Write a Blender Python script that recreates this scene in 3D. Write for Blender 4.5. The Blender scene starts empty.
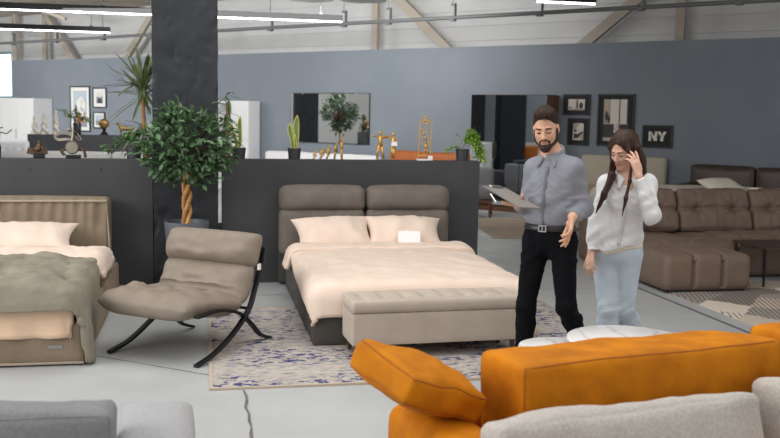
EXPOSURE = 0.42; WORLD = 0.5; P_LEFT = 300; P_HALL = 270; P_END = 480; P_OVERHEAD = 230
import bpy, bmesh, math, random
import numpy as np
from mathutils import Vector, Matrix, noise

R = math.radians
random.seed(7)
scene = bpy.context.scene
COL = scene.collection

# ------------------------------------------------------------------ materials
def lin(h):
    h = h.lstrip('#')
    c = [int(h[i:i + 2], 16) / 255 for i in (0, 2, 4)]
    return tuple(x / 12.92 if x <= .04045 else ((x + .055) / 1.055) ** 2.4 for x in c) + (1,)

def mat(name, col, rough=.6, metal=0, col2=None, nscale=6, detail=4, bump=0, bscale=80, bdetail=3,
        sheen=0, stretch=(1, 1, 1), emit=0, coat=0, lo=.35, hi=.65, spec=None):
    m = bpy.data.materials.new(name); m.use_nodes = True
    nt = m.node_tree; b = nt.nodes['Principled BSDF']; L = nt.links
    b.inputs['Base Color'].default_value = lin(col)
    b.inputs['Roughness'].default_value = rough
    b.inputs['Metallic'].default_value = metal
    if spec is not None: b.inputs['Specular IOR Level'].default_value = spec
    if sheen:
        b.inputs['Sheen Weight'].default_value = sheen
        b.inputs['Sheen Roughness'].default_value = .4
        b.inputs['Sheen Tint'].default_value = lin(col2 or col)
    if coat: b.inputs['Coat Weight'].default_value = coat
    if emit:
        b.inputs['Emission Color'].default_value = lin(col); b.inputs['Emission Strength'].default_value = emit
    if col2 or bump:
        tc = nt.nodes.new('ShaderNodeTexCoord'); mp = nt.nodes.new('ShaderNodeMapping')
        mp.inputs['Scale'].default_value = stretch
        L.new(tc.outputs['Object'], mp.inputs['Vector'])
    if col2:
        n = nt.nodes.new('ShaderNodeTexNoise'); n.inputs['Scale'].default_value = nscale; n.inputs['Detail'].default_value = detail
        r = nt.nodes.new('ShaderNodeValToRGB')
        r.color_ramp.elements[0].position = lo; r.color_ramp.elements[1].position = hi
        r.color_ramp.elements[0].color = lin(col); r.color_ramp.elements[1].color = lin(col2)
        L.new(mp.outputs[0], n.inputs['Vector']); L.new(n.outputs['Fac'], r.inputs[0]); L.new(r.outputs[0], b.inputs['Base Color'])
    if bump:
        n2 = nt.nodes.new('ShaderNodeTexNoise'); n2.inputs['Scale'].default_value = bscale; n2.inputs['Detail'].default_value = bdetail
        bp = nt.nodes.new('ShaderNodeBump'); bp.inputs['Strength'].default_value = bump; bp.inputs['Distance'].default_value = .01
        L.new(mp.outputs[0], n2.inputs['Vector']); L.new(n2.outputs['Fac'], bp.inputs['Height']); L.new(bp.outputs[0], b.inputs['Normal'])
    return m

# ------------------------------------------------------------------ mesh builder
def rotz(a): return Matrix.Rotation(a, 4, 'Z')
def place(loc=(0, 0, 0), rx=0, ry=0, rz=0):
    return Matrix.Translation(loc) @ Matrix.Rotation(rz, 4, 'Z') @ Matrix.Rotation(ry, 4, 'Y') @ Matrix.Rotation(rx, 4, 'X')

class MB:
    def __init__(s): s.v = []; s.f = []
    def add(s, vs, fs, m=None):
        o = len(s.v)
        s.v += [tuple(m @ Vector(p)) for p in vs] if m is not None else [tuple(p) for p in vs]
        s.f += [tuple(i + o for i in f) for f in fs]
        return s
    def box(s, lo, hi, m=None):
        x0, y0, z0 = lo; x1, y1, z1 = hi
        return s.add([(x0, y0, z0), (x1, y0, z0), (x1, y1, z0), (x0, y1, z0), (x0, y0, z1), (x1, y0, z1), (x1, y1, z1), (x0, y1, z1)],
                     [(0, 3, 2, 1), (4, 5, 6, 7), (0, 1, 5, 4), (1, 2, 6, 5), (2, 3, 7, 6), (3, 0, 4, 7)], m)
    def tube(s, pts, r, n=8, m=None, flat=None):
        """sweep along points; r: radius or list; flat=(a,b) half sizes of a rectangular bar"""
        P = [Vector(p) for p in pts]; k = len(P)
        rs = r if isinstance(r, (list, tuple)) else [r] * k
        vs = []; fs = []; up = None
        for i in range(k):
            t = (P[min(i + 1, k - 1)] - P[max(i - 1, 0)]).normalized()
            if up is None:
                up = Vector((1, 0, 0)) if flat else Vector((0, 0, 1))
                if abs(t.dot(up)) > .95: up = Vector((0, 1, 0)) if not flat else Vector((0, 0, 1))
            a = (up - t * up.dot(t)).normalized(); b = t.cross(a); up = a
            if flat:
                for sx, sy in ((1, 1), (-1, 1), (-1, -1), (1, -1)): vs.append(P[i] + a * flat[0] * sx + b * flat[1] * sy)
            else:
                for j in range(n):
                    q = 2 * math.pi * j / n; vs.append(P[i] + (a * math.cos(q) + b * math.sin(q)) * rs[i])
        if flat: n = 4
        for i in range(k - 1):
            for j in range(n):
                fs.append((i * n + j, i * n + (j + 1) % n, (i + 1) * n + (j + 1) % n, (i + 1) * n + j))
        fs.append(tuple(range(n - 1, -1, -1))); fs.append(tuple((k - 1) * n + j for j in range(n)))
        return s.add(vs, fs, m)
    def lathe(s, prof, n=32, m=None):
        vs = []; fs = []
        k = len(prof)
        for r, z in prof:
            for j in range(n):
                q = 2 * math.pi * j / n; vs.append((r * math.cos(q), r * math.sin(q), z))
        for i in range(k - 1):
            for j in range(n):
                fs.append((i * n + j, i * n + (j + 1) % n, (i + 1) * n + (j + 1) % n, (i + 1) * n + j))
        if prof[0][0] > 1e-6: fs.append(tuple(range(n - 1, -1, -1)))
        if prof[-1][0] > 1e-6: fs.append(tuple((k - 1) * n + j for j in range(n)))
        return s.add(vs, fs, m)
    def ball(s, c, r, n=12, m=None, sc=(1, 1, 1)):
        prof = [(max(1e-5, r * math.sin(math.pi * i / (n // 2 + 2))), -r * math.cos(math.pi * i / (n // 2 + 2))) for i in range(n // 2 + 3)]
        t = Matrix.Translation(c) @ Matrix.Diagonal((*sc, 1))
        return s.lathe(prof, n, (m @ t) if m is not None else t)
    def prism(s, poly, z0, z1, m=None):
        n = len(poly)
        vs = [(x, y, z0) for x, y in poly] + [(x, y, z1) for x, y in poly]
        fs = [tuple(range(n - 1, -1, -1)), tuple(range(n, 2 * n))] + [(i, (i + 1) % n, n + (i + 1) % n, n + i) for i in range(n)]
        return s.add(vs, fs, m)
    def grid(s, pts, m=None):
        """pts[i][j] -> points"""
        ni = len(pts); nj = len(pts[0])
        vs = [p for row in pts for p in row]
        fs = [(i * nj + j, (i + 1) * nj + j, (i + 1) * nj + j + 1, i * nj + j + 1) for i in range(ni - 1) for j in range(nj - 1)]
        return s.add(vs, fs, m)
    def soft(s, size, r, n=(14, 10, 6), bulge=(0, 0, 0), fn=None, m=None, wr=0, ws=6, seed=0):
        """rounded, puffed upholstered block centred on the origin"""
        h = [a / 2 for a in size]; r = min(r, *h)
        idx = {}; vs = []; fs = []
        def uu(i, k):
            u = 2 * i / k - 1; return math.copysign(1 - (1 - abs(u)) ** 1.5, u)
        def point(u):
            p = [u[a] * h[a] for a in range(3)]
            q = [max(-(h[a] - r), min(h[a] - r, p[a])) for a in range(3)]
            d = Vector([p[a] - q[a] for a in range(3)])
            nv = d.normalized() if d.length > 1e-9 else Vector((0, 0, 0))
            if d.length > 1e-9: P = Vector(q) + nv * r
            else: P = Vector(p)
            for a in range(3):
                b, c = [x for x in range(3) if x != a]
                P[a] += u[a] * bulge[a] * (1 - u[b] ** 2) * (1 - u[c] ** 2)
            if wr:
                P += nv * wr * (noise.noise(P * ws + Vector((seed, seed * 2.3, 0))) + .5 * noise.noise(P * ws * 2.7 + Vector((seed, 0, 5))))
            if fn: P = Vector(fn(P, u))
            return P
        s.point = point
        def vert(i, j, k):
            key = (i, j, k)
            if key in idx: return idx[key]
            P = point((uu(i, n[0]), uu(j, n[1]), uu(k, n[2])))
            idx[key] = len(vs); vs.append(tuple(P)); return idx[key]
        def face(fix, val):
            a, b = [x for x in range(3) if x != fix]
            for i in range(n[a]):
                for j in range(n[b]):
                    def g(di, dj):
                        t = [0, 0, 0]; t[fix] = val; t[a] = i + di; t[b] = j + dj; return vert(*t)
                    q = (g(0, 0), g(1, 0), g(1, 1), g(0, 1))
                    flip = (val == 0) ^ (fix == 1)
                    fs.append(q[::-1] if flip else q)
        for fix in range(3):
            face(fix, 0); face(fix, n[fix])
        return s.add(vs, fs, m)
    def pillow(s, W, H, T, n=22, m=None, wr=.012, seed=0, pinch=.06):
        for sg in (1, -1):
            pts = []
            for i in range(n + 1):
                row = []
                for j in range(n + 1):
                    u = math.sin((2 * i / n - 1) * math.pi / 2); v = math.sin((2 * j / n - 1) * math.pi / 2)
                    x = u * W / 2 * (1 - pinch * (1 - v * v)); y = v * H / 2 * (1 - pinch * (1 - u * u))
                    t = max(0, (1 - abs(u) ** 2.4)) ** .55 * max(0, (1 - abs(v) ** 2.4)) ** .55
                    z = sg * T / 2 * t
                    z += t * wr * (noise.noise(Vector((x * 7 + seed, y * 7, seed))) + .6 * noise.noise(Vector((x * 16, y * 5 + seed, 3))))
                    row.append((x, y, z))
                pts.append(row)
            if sg < 0: pts = pts[::-1]
            s.grid(pts, m)
        return s
    def build(s, name, material, parent=None, smooth=35, bevel=0, bseg=2, subsurf=0, solid=0, weld=True):
        me = bpy.data.meshes.new(name); me.from_pydata(s.v, [], s.f)
        if weld:
            bm = bmesh.new(); bm.from_mesh(me); bmesh.ops.remove_doubles(bm, verts=bm.verts, dist=1e-5)
            bm.to_mesh(me); bm.free()
        me.materials.append(material)
        me.update()
        if smooth:
            me.shade_smooth()
            if smooth < 180: me.set_sharp_from_angle(angle=R(smooth))
        o = bpy.data.objects.new(name, me); COL.objects.link(o)
        if parent: o.parent = parent
        if bevel:
            b = o.modifiers.new('bevel', 'BEVEL'); b.width = bevel; b.segments = bseg; b.limit_method = 'ANGLE'
        if solid:
            b = o.modifiers.new('solid', 'SOLIDIFY'); b.thickness = solid; b.offset = -1
        if subsurf:
            b = o.modifiers.new('sub', 'SUBSURF'); b.levels = subsurf; b.render_levels = subsurf
        return o

def tag(o, label=None, cat=None, group=None, kind=None):
    if label: o['label'] = label
    if cat: o['category'] = cat
    if group: o['group'] = group
    if kind: o['kind'] = kind
    return o
def thing(name, label, cat, loc=(0, 0, 0), rz=0, group=None):
    o = bpy.data.objects.new(name, None); COL.objects.link(o)
    o.location = loc; o.rotation_euler = (0, 0, rz); o.empty_display_size = .1
    return tag(o, label, cat, group)
def struct(name, mb, m, parent=None, **k):
    o = mb.build(name, m, parent, **k)
    if not parent: o['kind'] = 'structure'
    return o
def copy_tree(o, parent=None):
    c = o.copy(); COL.objects.link(c)
    if parent: c.parent = parent
    for ch in list(o.children): copy_tree(ch, c)
    return c
def catmull(pts, k=8):
    P = [Vector(p) for p in pts]; P = [2 * P[0] - P[1]] + P + [2 * P[-1] - P[-2]]; out = []
    for i in range(1, len(P) - 2):
        for j in range(k):
            t = j / k; a, b, c, d = P[i - 1:i + 3]
            out.append(.5 * ((2 * b) + (c - a) * t + (2 * a - 5 * b + 4 * c - d) * t * t + (3 * b - a - 3 * c + d) * t ** 3))
    out.append(P[-2]); return out

# ------------------------------------------------------------------ signed distance modelling
class Field:
    def __init__(s, lo, hi, h):
        s.lo = np.array(lo, float); s.h = h
        s.n = np.ceil((np.array(hi) - s.lo) / h).astype(int) + 1
        s.v = np.full(s.n, 1.0, np.float32)
        s.ax = [s.lo[a] + h * np.arange(s.n[a]) for a in range(3)]
    def copy(s):
        f = Field.__new__(Field); f.lo = s.lo; f.h = s.h; f.n = s.n; f.ax = s.ax; f.v = s.v.copy(); return f
    def blk(s, lo, hi):
        sl = []
        for a in range(3):
            i0 = max(0, int((lo[a] - s.lo[a]) / s.h)); i1 = min(s.n[a], int((hi[a] - s.lo[a]) / s.h) + 2)
            if i1 <= i0: return None
            sl.append(slice(i0, i1))
        X, Y, Z = np.meshgrid(*[s.ax[a][sl[a]] for a in range(3)], indexing='ij', sparse=True)
        return tuple(sl), X, Y, Z
    def put(s, lo, hi, fn, k=.02, op='u', pad=.06):
        b = s.blk([x - pad for x in lo], [x + pad for x in hi])
        if b is None: return s
        sl, X, Y, Z = b
        d = fn(X, Y, Z).astype(np.float32); v = s.v[sl]
        if op == 'u':
            h = np.clip(.5 + .5 * (v - d) / k, 0, 1); s.v[sl] = v * (1 - h) + d * h - k * h * (1 - h)
        elif op == 's':
            h = np.clip(.5 - .5 * (v + d) / k, 0, 1); s.v[sl] = v * (1 - h) - d * h + k * h * (1 - h)
        return s
    def cone(s, a, b, ra, rb, k=.02, op='u'):
        a = np.array(a, float); b = np.array(b, float); ba = b - a; L2 = float(ba @ ba) + 1e-12; m = max(ra, rb)
        def fn(X, Y, Z):
            px, py, pz = X - a[0], Y - a[1], Z - a[2]
            t = np.clip((px * ba[0] + py * ba[1] + pz * ba[2]) / L2, 0, 1)
            return np.sqrt((px - t * ba[0]) ** 2 + (py - t * ba[1]) ** 2 + (pz - t * ba[2]) ** 2) - (ra + (rb - ra) * t)
        return s.put(np.minimum(a, b) - m, np.maximum(a, b) + m, fn, k, op)
    def chain(s, pts, rs, k=.015):
        for i in range(len(pts) - 1): s.cone(pts[i], pts[i + 1], rs[i], rs[i + 1], k)
        return s
    def ell(s, c, r, M=None, k=.02, op='u'):
        c = np.array(c, float); M = np.eye(3) if M is None else np.array(M, float); m = max(r)
        def fn(X, Y, Z):
            p = (X - c[0], Y - c[1], Z - c[2])
            q = [sum(M[j][i] * p[j] for j in range(3)) for i in range(3)]
            k0 = np.sqrt(sum((q[i] / r[i]) ** 2 for i in range(3)))
            k1 = np.sqrt(sum((q[i] / r[i] ** 2) ** 2 for i in range(3))) + 1e-9
            return np.where(k0 < 1e-3, -min(r), k0 * (k0 - 1) / k1)
        return s.put(c - m, c + m, fn, k, op)
    def full(s):
        return np.meshgrid(*s.ax, indexing='ij', sparse=True)
    def build(s, name, material, parent=None, off=0.0, smooth_it=1):
        v = s.v - off; n = v.shape
        ins = v < 0
        cnt = np.zeros([k - 1 for k in n], np.int8)
        corners = [(i, j, k) for i in (0, 1) for j in (0, 1) for k in (0, 1)]
        for c in corners:
            cnt += ins[c[0]:n[0] - 1 + c[0], c[1]:n[1] - 1 + c[1], c[2]:n[2] - 1 + c[2]]
        act = (cnt > 0) & (cnt < 8)
        ijk = np.argwhere(act)
        vid = np.full(act.shape, -1, np.int64); vid[act] = np.arange(len(ijk))
        acc = np.zeros((len(ijk), 3)); w = np.zeros(len(ijk))
        for a in range(3):
            o1, o2 = [x for x in range(3) if x != a]
            for p in (0, 1):
                for q in (0, 1):
                    c0 = [0, 0, 0]; c0[o1] = p; c0[o2] = q; c1 = list(c0); c1[a] = 1
                    i0 = ijk + c0; i1 = ijk + c1
                    v0 = v[i0[:, 0], i0[:, 1], i0[:, 2]]; v1 = v[i1[:, 0], i1[:, 1], i1[:, 2]]
                    cr = (v0 < 0) != (v1 < 0)
                    t = np.where(cr, v0 / np.where(cr, v0 - v1, 1), 0)
                    pos = np.array(c0, float)[None, :].repeat(len(ijk), 0); pos[:, a] += t
                    acc += pos * cr[:, None]; w += cr
        P = s.lo + s.h * (ijk + acc / w[:, None])
        quads = []
        for a in range(3):
            o1, o2 = (a + 1) % 3, (a + 2) % 3
            sl0 = [slice(None)] * 3; sl1 = [slice(None)] * 3
            sl0[a] = slice(0, n[a] - 1); sl1[a] = slice(1, n[a])
            s0 = ins[tuple(sl0)]; s1 = ins[tuple(sl1)]
            e = np.argwhere(s0 != s1)
            e = e[(e[:, o1] > 0) & (e[:, o2] > 0) & (e[:, o1] < n[o1] - 1) & (e[:, o2] < n[o2] - 1)]
            inside0 = s0[e[:, 0], e[:, 1], e[:, 2]]
            def at(d1, d2):
                q = e.copy(); q[:, o1] -= d1; q[:, o2] -= d2; return vid[q[:, 0], q[:, 1], q[:, 2]]
            qd = np.stack([at(1, 1), at(0, 1), at(0, 0), at(1, 0)], 1)
            qd[~inside0] = qd[~inside0][:, ::-1]
            quads.append(qd)
        Q = np.concatenate(quads)
        for _ in range(smooth_it):
            sm = np.zeros_like(P); c = np.zeros(len(P))
            for i in range(4):
                np.add.at(sm, Q[:, i], P[Q[:, (i + 1) % 4]]); np.add.at(c, Q[:, i], 1)
            P = .5 * P + .5 * sm / np.maximum(c, 1)[:, None]
        me = bpy.data.meshes.new(name)
        me.vertices.add(len(P)); me.vertices.foreach_set('co', P.astype(np.float32).ravel())
        me.loops.add(Q.size); me.loops.foreach_set('vertex_index', Q.astype(np.int32).ravel())
        me.polygons.add(len(Q)); me.polygons.foreach_set('loop_start', np.arange(0, Q.size, 4, dtype=np.int32))
        me.update(calc_edges=True); me.validate()
        me.materials.append(material); me.shade_smooth()
        o = bpy.data.objects.new(name, me); COL.objects.link(o)
        if parent: o.parent = parent
        return o
# ------------------------------------------------------------------ camera
TH = R(11.3); PITCH = math.atan(104 / 930); ROLL = math.atan(.018)
f0 = Vector((math.sin(TH), math.cos(TH), 0)); r0 = Vector((math.cos(TH), -math.sin(TH), 0)); zz = Vector((0, 0, 1))
fw = f0 * math.cos(PITCH) - zz * math.sin(PITCH); up = f0 * math.sin(PITCH) + zz * math.cos(PITCH)
rt = r0 * math.cos(ROLL) + up * math.sin(ROLL); up = up * math.cos(ROLL) - r0 * math.sin(ROLL)
cam = bpy.data.cameras.new('camera'); co = bpy.data.objects.new('camera', cam); COL.objects.link(co)
mm = Matrix((rt, up, -fw)).transposed().to_4x4(); mm.translation = (0, 0, 1.70); co.matrix_world = mm
cam.sensor_width = 36; cam.lens = 36 * 930 / 780; cam.clip_end = 200
cam.dof.use_dof = True; cam.dof.focus_distance = 6.3; cam.dof.aperture_fstop = 3.4
scene.camera = co
vs = scene.view_settings
vs.view_transform = 'Standard'; vs.look = 'None'; vs.gamma = 1; vs.use_curve_mapping = False; vs.exposure = EXPOSURE
scene.cycles.use_denoising = True
scene.cycles.max_bounces = 8

# ------------------------------------------------------------------ world and lights
w = bpy.data.worlds.new('world'); scene.world = w; w.use_nodes = True
bg = w.node_tree.nodes['Background']; bg.inputs[0].default_value = (1, .985, .965, 1); bg.inputs[1].default_value = WORLD
def area(name, loc, target, size, power, col=(1, 1, 1)):
    l = bpy.data.lights.new(name, 'AREA'); l.shape = 'RECTANGLE'; l.size, l.size_y = size; l.energy = power; l.color = col
    o = bpy.data.objects.new(name, l); COL.objects.link(o); o.location = loc
    o.rotation_euler = (Vector(target) - Vector(loc)).to_track_quat('-Z', 'Y').to_euler(); return o
area('left_fill', (-6.5, 4.5, 3.2), (2.5, 8, .4), (7, 3), P_LEFT, (1, .98, .96))  # added fill light at the left, windows there are only assumed, none modelled
area('hall_fill', (.9, 15.4, 4.2), (1.0, 21.5, 1.5), (6, 2.4), P_HALL, (1, .99, .97))  # added fill light under the ceiling, brightens the far wall and cladding
area('end_fill', (-7.5, 20, 3.75), (-3, 25, 1.2), (5, .9), P_END, (1, .99, .98))  # added fill light for the furniture at the far left end
area('overhead_fill', (2.8, 6.2, 5.2), (2.8, 6.7, 0), (8, 6), P_OVERHEAD, (1, .985, .96))  # added soft top light over beds and floor, no roof opening behind it

# ------------------------------------------------------------------ setting
M = {}
M['white'] = mat('white_paint', '#e6e7e9', .5)
M['metal_panel'] = mat('white_metal_panel', '#c9cbcd', .45, col2='#d2d3d4', nscale=2)
M['steel'] = mat('beige_painted_steel', '#b3aa9e', .55)
M['pipe'] = mat('grey_pipe', '#66686a', .5)
M['darkpart'] = mat('charcoal_panel', '#434447', .62, col2='#48494c', nscale=3, bump=.05, bscale=30, spec=.3)
M['column'] = mat('charcoal_concrete', '#24272c', .5, col2='#2c2f35', nscale=5, bump=1.0, bscale=5, bdetail=9, spec=.4)
M['deck'] = mat('roof_deck', '#a39a8b', .8, col2='#b3aa9c', nscale=3, stretch=(1, 8, 1))

def wallmat():
    m = mat('blue_grey_wall', '#7b848f', .75, col2='#828a94', nscale=.9, detail=6, bump=.06, bscale=40)
    return m
M['wall'] = wallmat()

def floormat():
    m = bpy.data.materials.new('polished_concrete'); m.use_nodes = True; nt = m.node_tree; b = nt.nodes['Principled BSDF']; L = nt.links
    tc = nt.nodes.new('ShaderNodeTexCoord')
    n1 = nt.nodes.new('ShaderNodeTexNoise'); n1.inputs['Scale'].default_value = .55; n1.inputs['Detail'].default_value = 8; n1.inputs['Roughness'].default_value = .6
    r1 = nt.nodes.new('ShaderNodeValToRGB'); e = r1.color_ramp.elements
    e[0].position = .3; e[0].color = lin('#a8abac'); e[1].position = .7; e[1].color = lin('#bdbfbf')
    n2 = nt.nodes.new('ShaderNodeTexNoise'); n2.inputs['Scale'].default_value = 3; n2.inputs['Detail'].default_value = 8
    r2 = nt.nodes.new('ShaderNodeValToRGB'); e = r2.color_ramp.elements
    e[0].position = .3; e[0].color = (.36, .36, .36, 1); e[1].position = .75; e[1].color = (.6, .6, .6, 1)
    L.new(tc.outputs['Object'], n1.inputs['Vector']); L.new(tc.outputs['Object'], n2.inputs['Vector'])
    L.new(n1.outputs['Fac'], r1.inputs[0]); L.new(r1.outputs[0], b.inputs['Base Color'])
    L.new(n2.outputs['Fac'], r2.inputs[0]); L.new(r2.outputs[0], b.inputs['Roughness'])
    b.inputs['Specular IOR Level'].default_value = .45
    return m
M['floor'] = floormat()
M['joint'] = mat('worn_joint_filler', '#77716a', .9, col2='#5f5a55', nscale=12)
M['strip'] = mat('dull_metal_strip', '#83868a', .45, metal=.4)

struct('floor', MB().box((-9, -3, -.2), (12, 32, 0)), M['floor'], smooth=0)
# floor joints and metal strip, flush inlays
def ragged(pts, wd, amp, seed):
    a = []; b = []
    for i, p in enumerate(pts):
        nx = noise.noise(Vector((p[0] * 6, p[1] * 6, seed))); q = noise.noise(Vector((p[0] * 9, p[1] * 9, seed + 4)))
        ang = math.atan2(pts[-1][1] - pts[0][1], pts[-1][0] - pts[0][0]) + math.pi / 2
        c = Vector((p[0], p[1], .002)); d = Vector((math.cos(ang), math.sin(ang), 0))
        c += d * nx * amp; h = wd * (1 + .8 * q)
        a.append(c + d * h); b.append(c - d * h)
    return MB().grid([b, a])
def lerp2(a, b, n): return [(a[0] + (b[0] - a[0]) * i / n, a[1] + (b[1] - a[1]) * i / n) for i in range(n + 1)]
struct('floor_joint', ragged(lerp2((.235, 5.63), (.245, 2.2), 70), .008, .022, 1), M['joint'])
struct('floor_joint', ragged(lerp2((-1.9, 7.47), (.03, 5.99), 50), .005, .006, 2), M['joint'])
struct('floor_joint', ragged(lerp2((3.2, 8.6), (3.2, 12.5), 40), .005, .004, 3), M['joint'])
struct('floor_joint', ragged(lerp2((-6, 8.66), (11, 8.66), 90), .003, .003, 4), M['joint'])
struct('floor_strip', MB().box((4.29, 2, 0), (4.325, 9.2, .004)), M['strip'], smooth=0)

# diagonal far wall: local frame with x along the wall, y towards the hall
WA = R(-46); W0 = Vector((5.65, 16.3, 0))
WM = Matrix.Translation(W0) @ Matrix.Rotation(WA, 4, 'Z')     # +x along wall (to the right), -y towards the camera
def wall_pt(s, off=0, z=0): return WM @ Vector((s, -off, z))
struct('wall_far', MB().box((-15.66, 0, 0), (9, .12, 3.0), WM), M['wall'], smooth=0)
def sandwich(s0, s1, z0, z1, hz, hole=None):
    mb = MB(); z = z0
    while z < z1 - 1e-6:
        t = min(z + hz, z1)
        mb.box((s0, .9, z + .004), (s1, 1.0, t - .004), WM); mb.box((s0, .905, z), (s1, 1.0, z + .004), WM); z = t
    return mb
struct('wall_back', sandwich(-17.05, 10, 0, 4.35, .29), M['metal_panel'], smooth=0)
struct('wall_back', sandwich(-24, -17.05, 0, 2.0, .29).box((-24, .9, 3.34), (-17.05, 1.0, 4.35), WM), M['metal_panel'], smooth=0)
sky_pane = mat('bright_window_glass', '#f2f8ff', .2, emit=2.2)
wn = struct('window_1', MB().box((-24, .92, 3.27), (-17.05, .98, 3.34), WM).box((-24, .92, 2.0), (-17.05, .98, 2.06), WM).box((-17.11, .92, 2.06), (-17.05, .98, 3.27), WM)
       .box((-20.5, .92, 2.06), (-20.44, .98, 3.27), WM), mat('teal_window_frame', '#5d8f98', .5), smooth=0)
MB().box((-23.9, .945, 2.06), (-17.11, .955, 3.27), WM).build('pane', sky_pane, wn, smooth=0)
struct('ceiling', MB().box((-24, -8.5, 4.35), (10, 1.0, 4.45), WM), M['deck'], smooth=0)
struct('wall_left', MB().box((-8.4, -3, 0), (-8.25, 31.5, 4.4)), mat('pale_grey_paint', '#e6e5e2', .7), smooth=0)
# steel posts and braces between the blue-grey wall and the cladding
for s, z1, wd in ((-16.37, 4.35, .19), (-14.98, 4.35, .15), (-3.72, 4.35, .14), (2.66, 4.35, .15)):
    struct('steel_post', MB().box((s - wd / 2, .55, 0), (s + wd / 2, .65, z1), WM), M['steel'], smooth=0)
def brace(s0, z0, s1, z1, wd=.12):
    L = math.hypot(s1 - s0, z1 - z0); a = math.atan2(z1 - z0, s1 - s0)
    m = WM @ Matrix.Translation((s0, .6, z0)) @ Matrix.Rotation(-a, 4, 'Y')
    struct('steel_brace', MB().box((0, -.05, -wd), (L, .05, wd), m), M['steel'], smooth=0)
brace(-13.4, 2.7, -15.0, 4.33, .08); brace(-11.9, 2.7, -10.4, 4.3, .08)
brace(-1.6, 2.7, -3.45, 4.33, .09); brace(.5, 2.7, 2.55, 4.3, .09)
for a, b in (((-17, 4.33), (-14.6, 3.75)), ((-13.6, 4.33), (-12.0, 3.9))):
    L = math.hypot(b[0] - a[0], b[1] - a[1]); an = math.atan2(b[1] - a[1], b[0] - a[0])
    struct('roof_tie', MB().box((0, -.03, -.04), (L, .03, .04), WM @ Matrix.Translation((a[0], -.9, a[1])) @ Matrix.Rotation(-an, 4, 'Y')), M['steel'], smooth=0)
# ceiling pipe with hangers, .9 m in front of the wall
pp = struct('ceiling_pipe', MB().tube([wall_pt(-19, .9, 3.36), wall_pt(-6, .9, 3.43), wall_pt(8, .9, 3.47)], .035, 10), M['pipe'])
for i, s in enumerate((-14.2, -12.4, -10.6, -8.9, -7.2, -5.3, -3.4, -2.35, -.95, .75, 2.5, 4.0)):
    z = 3.40 + .005 * (s + 12)
    MB().box((s - .05, -.95, z - .07), (s + .05, -.85, z - .03), WM).box((s + .04, -.93, z - .07), (s + .06, -.87, z + .22), WM)\
        .box((s - .03, -.93, z + .2), (s + .06, -.87, z + .24), WM).build('pipe_hanger', M['pipe'], pp, smooth=0)
    MB().tube([wall_pt(s, .9, z + .2), wall_pt(s, .9, 4.35)], .008, 6).build('hanger_rod', M['pipe'], pp)

# display partitions and column
pl = struct('wall_partition', MB().box((-6, 9.3, 0), (-.50, 9.46, 1.23)), M['darkpart'], smooth=0, bevel=.004)
screw = MB()
for x in (-1.62, -.98): screw.lathe([(.012, 0), (.012, .002), (1e-5, .003)], 10, Matrix.Translation((x, 9.3, 1.13)) @ Matrix.Rotation(R(90), 4, 'X'))
screw.build('screw_cover', M['column'], pl)
struct('wall_partition', MB().box((.16, 9.3, 0), (2.80, 9.46, 1.24)), M['darkpart'], smooth=0, bevel=.004)
def column():
    mb = MB(); x0, x1, y0, y1 = -.495, .125, 9.26, 9.9; pts = []
    per = [(x0, y0), (x1, y0), (x1, y1), (x0, y1), (x0, y0)]
    ring = []
    for k in range(4):
        a, b = per[k], per[k + 1]
        for i in range(36): t = i / 36; ring.append((a[0] + (b[0] - a[0]) * t, a[1] + (b[1] - a[1]) * t, i == 0))
    rows = []
    for j in range(181):
        z = 4.35 * j / 180; row = []
        for x, y, cr in ring + ring[:1]:
            c = Vector((-.185, 9.58, z)); d = Vector((x, y, z)) - c
            q = noise.noise(Vector((x * 9, y * 9, z * 9))) * .004
            dn = noise.noise(Vector((x * 5 + 7, y * 5, z * 5))); q -= .010 * max(0, dn - .28) / .3 + .004 * max(0, noise.noise(Vector((x * 22, y * 22, z * 13))) - .3) / .2
            if cr: q -= .012 * max(0, noise.noise(Vector((x * 5, y * 5, z * 14))))
            row.append(c + d * (1 + q / .3))
        rows.append(row)
    return mb.grid(rows)
struct('column', column(), M['column'], smooth=30)
# two more columns and a planted tree stand out of frame at the left, seen only in the mirrors
struct('mirror_backdrop', MB().box((-5.4, 10.5, 0), (-5.25, 15.6, 2.7)), mat('slate_panel', '#98a1a8', .7), smooth=0)  # unseen panel added to tone down the reflection in the wardrobe doors
for x, y in ((-5.5, 19.4), (-4.2, 14.3), (-3.9, 13.2)):
    struct('column', MB().box((x - .3, y - .36, 0), (x + .3, y + .36, 4.35)), M['column'], smooth=0)

# ------------------------------------------------------------------ linear lights
LED = mat('lit_diffuser', '#f4fbff', .4, emit=5); BLK = mat('black_metal', '#17181a', .42, metal=.3)
def linear_light(x0, x1, y, z, label):
    t = thing('linear_light', label, 'ceiling light', ((x0 + x1) / 2, y, z), 0, 'linear lights hung under the roof')
    h = (x1 - x0) / 2
    MB().box((-h, -.035, -.02), (h, .035, .075)).build('housing', BLK, t, smooth=0)
    MB().box((-h + .01, -.022, -.040), (h - .01, .022, -.0205)).build('diffuser', LED, t, smooth=0)
    n = max(2, int((x1 - x0) / 1.4))
    for i in range(n):
        x = -h + .35 + i * (2 * h - .7) / (n - 1)
        MB().tube([(x, 0, .05), (x, 0, 4.34 - z)], .006, 6).box((x - .03, -.03, .05), (x + .03, .03, .1)).build('suspension_rod', M['pipe'], t)
linear_light(-6.5, -1.77, 18.8, 3.2, 'shorter linear light at far upper left, the lower of two parallel bars')
linear_light(-5.2, 2.17, 15.05, 3.2, 'long linear light passing behind the dark column at top left')
linear_light(4.15, 4.95, 11.5, 3.2, 'short linear light cut by the top edge above the man')
SH = mat('white_enamel_shade', '#d8d8d6', .4)
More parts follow.
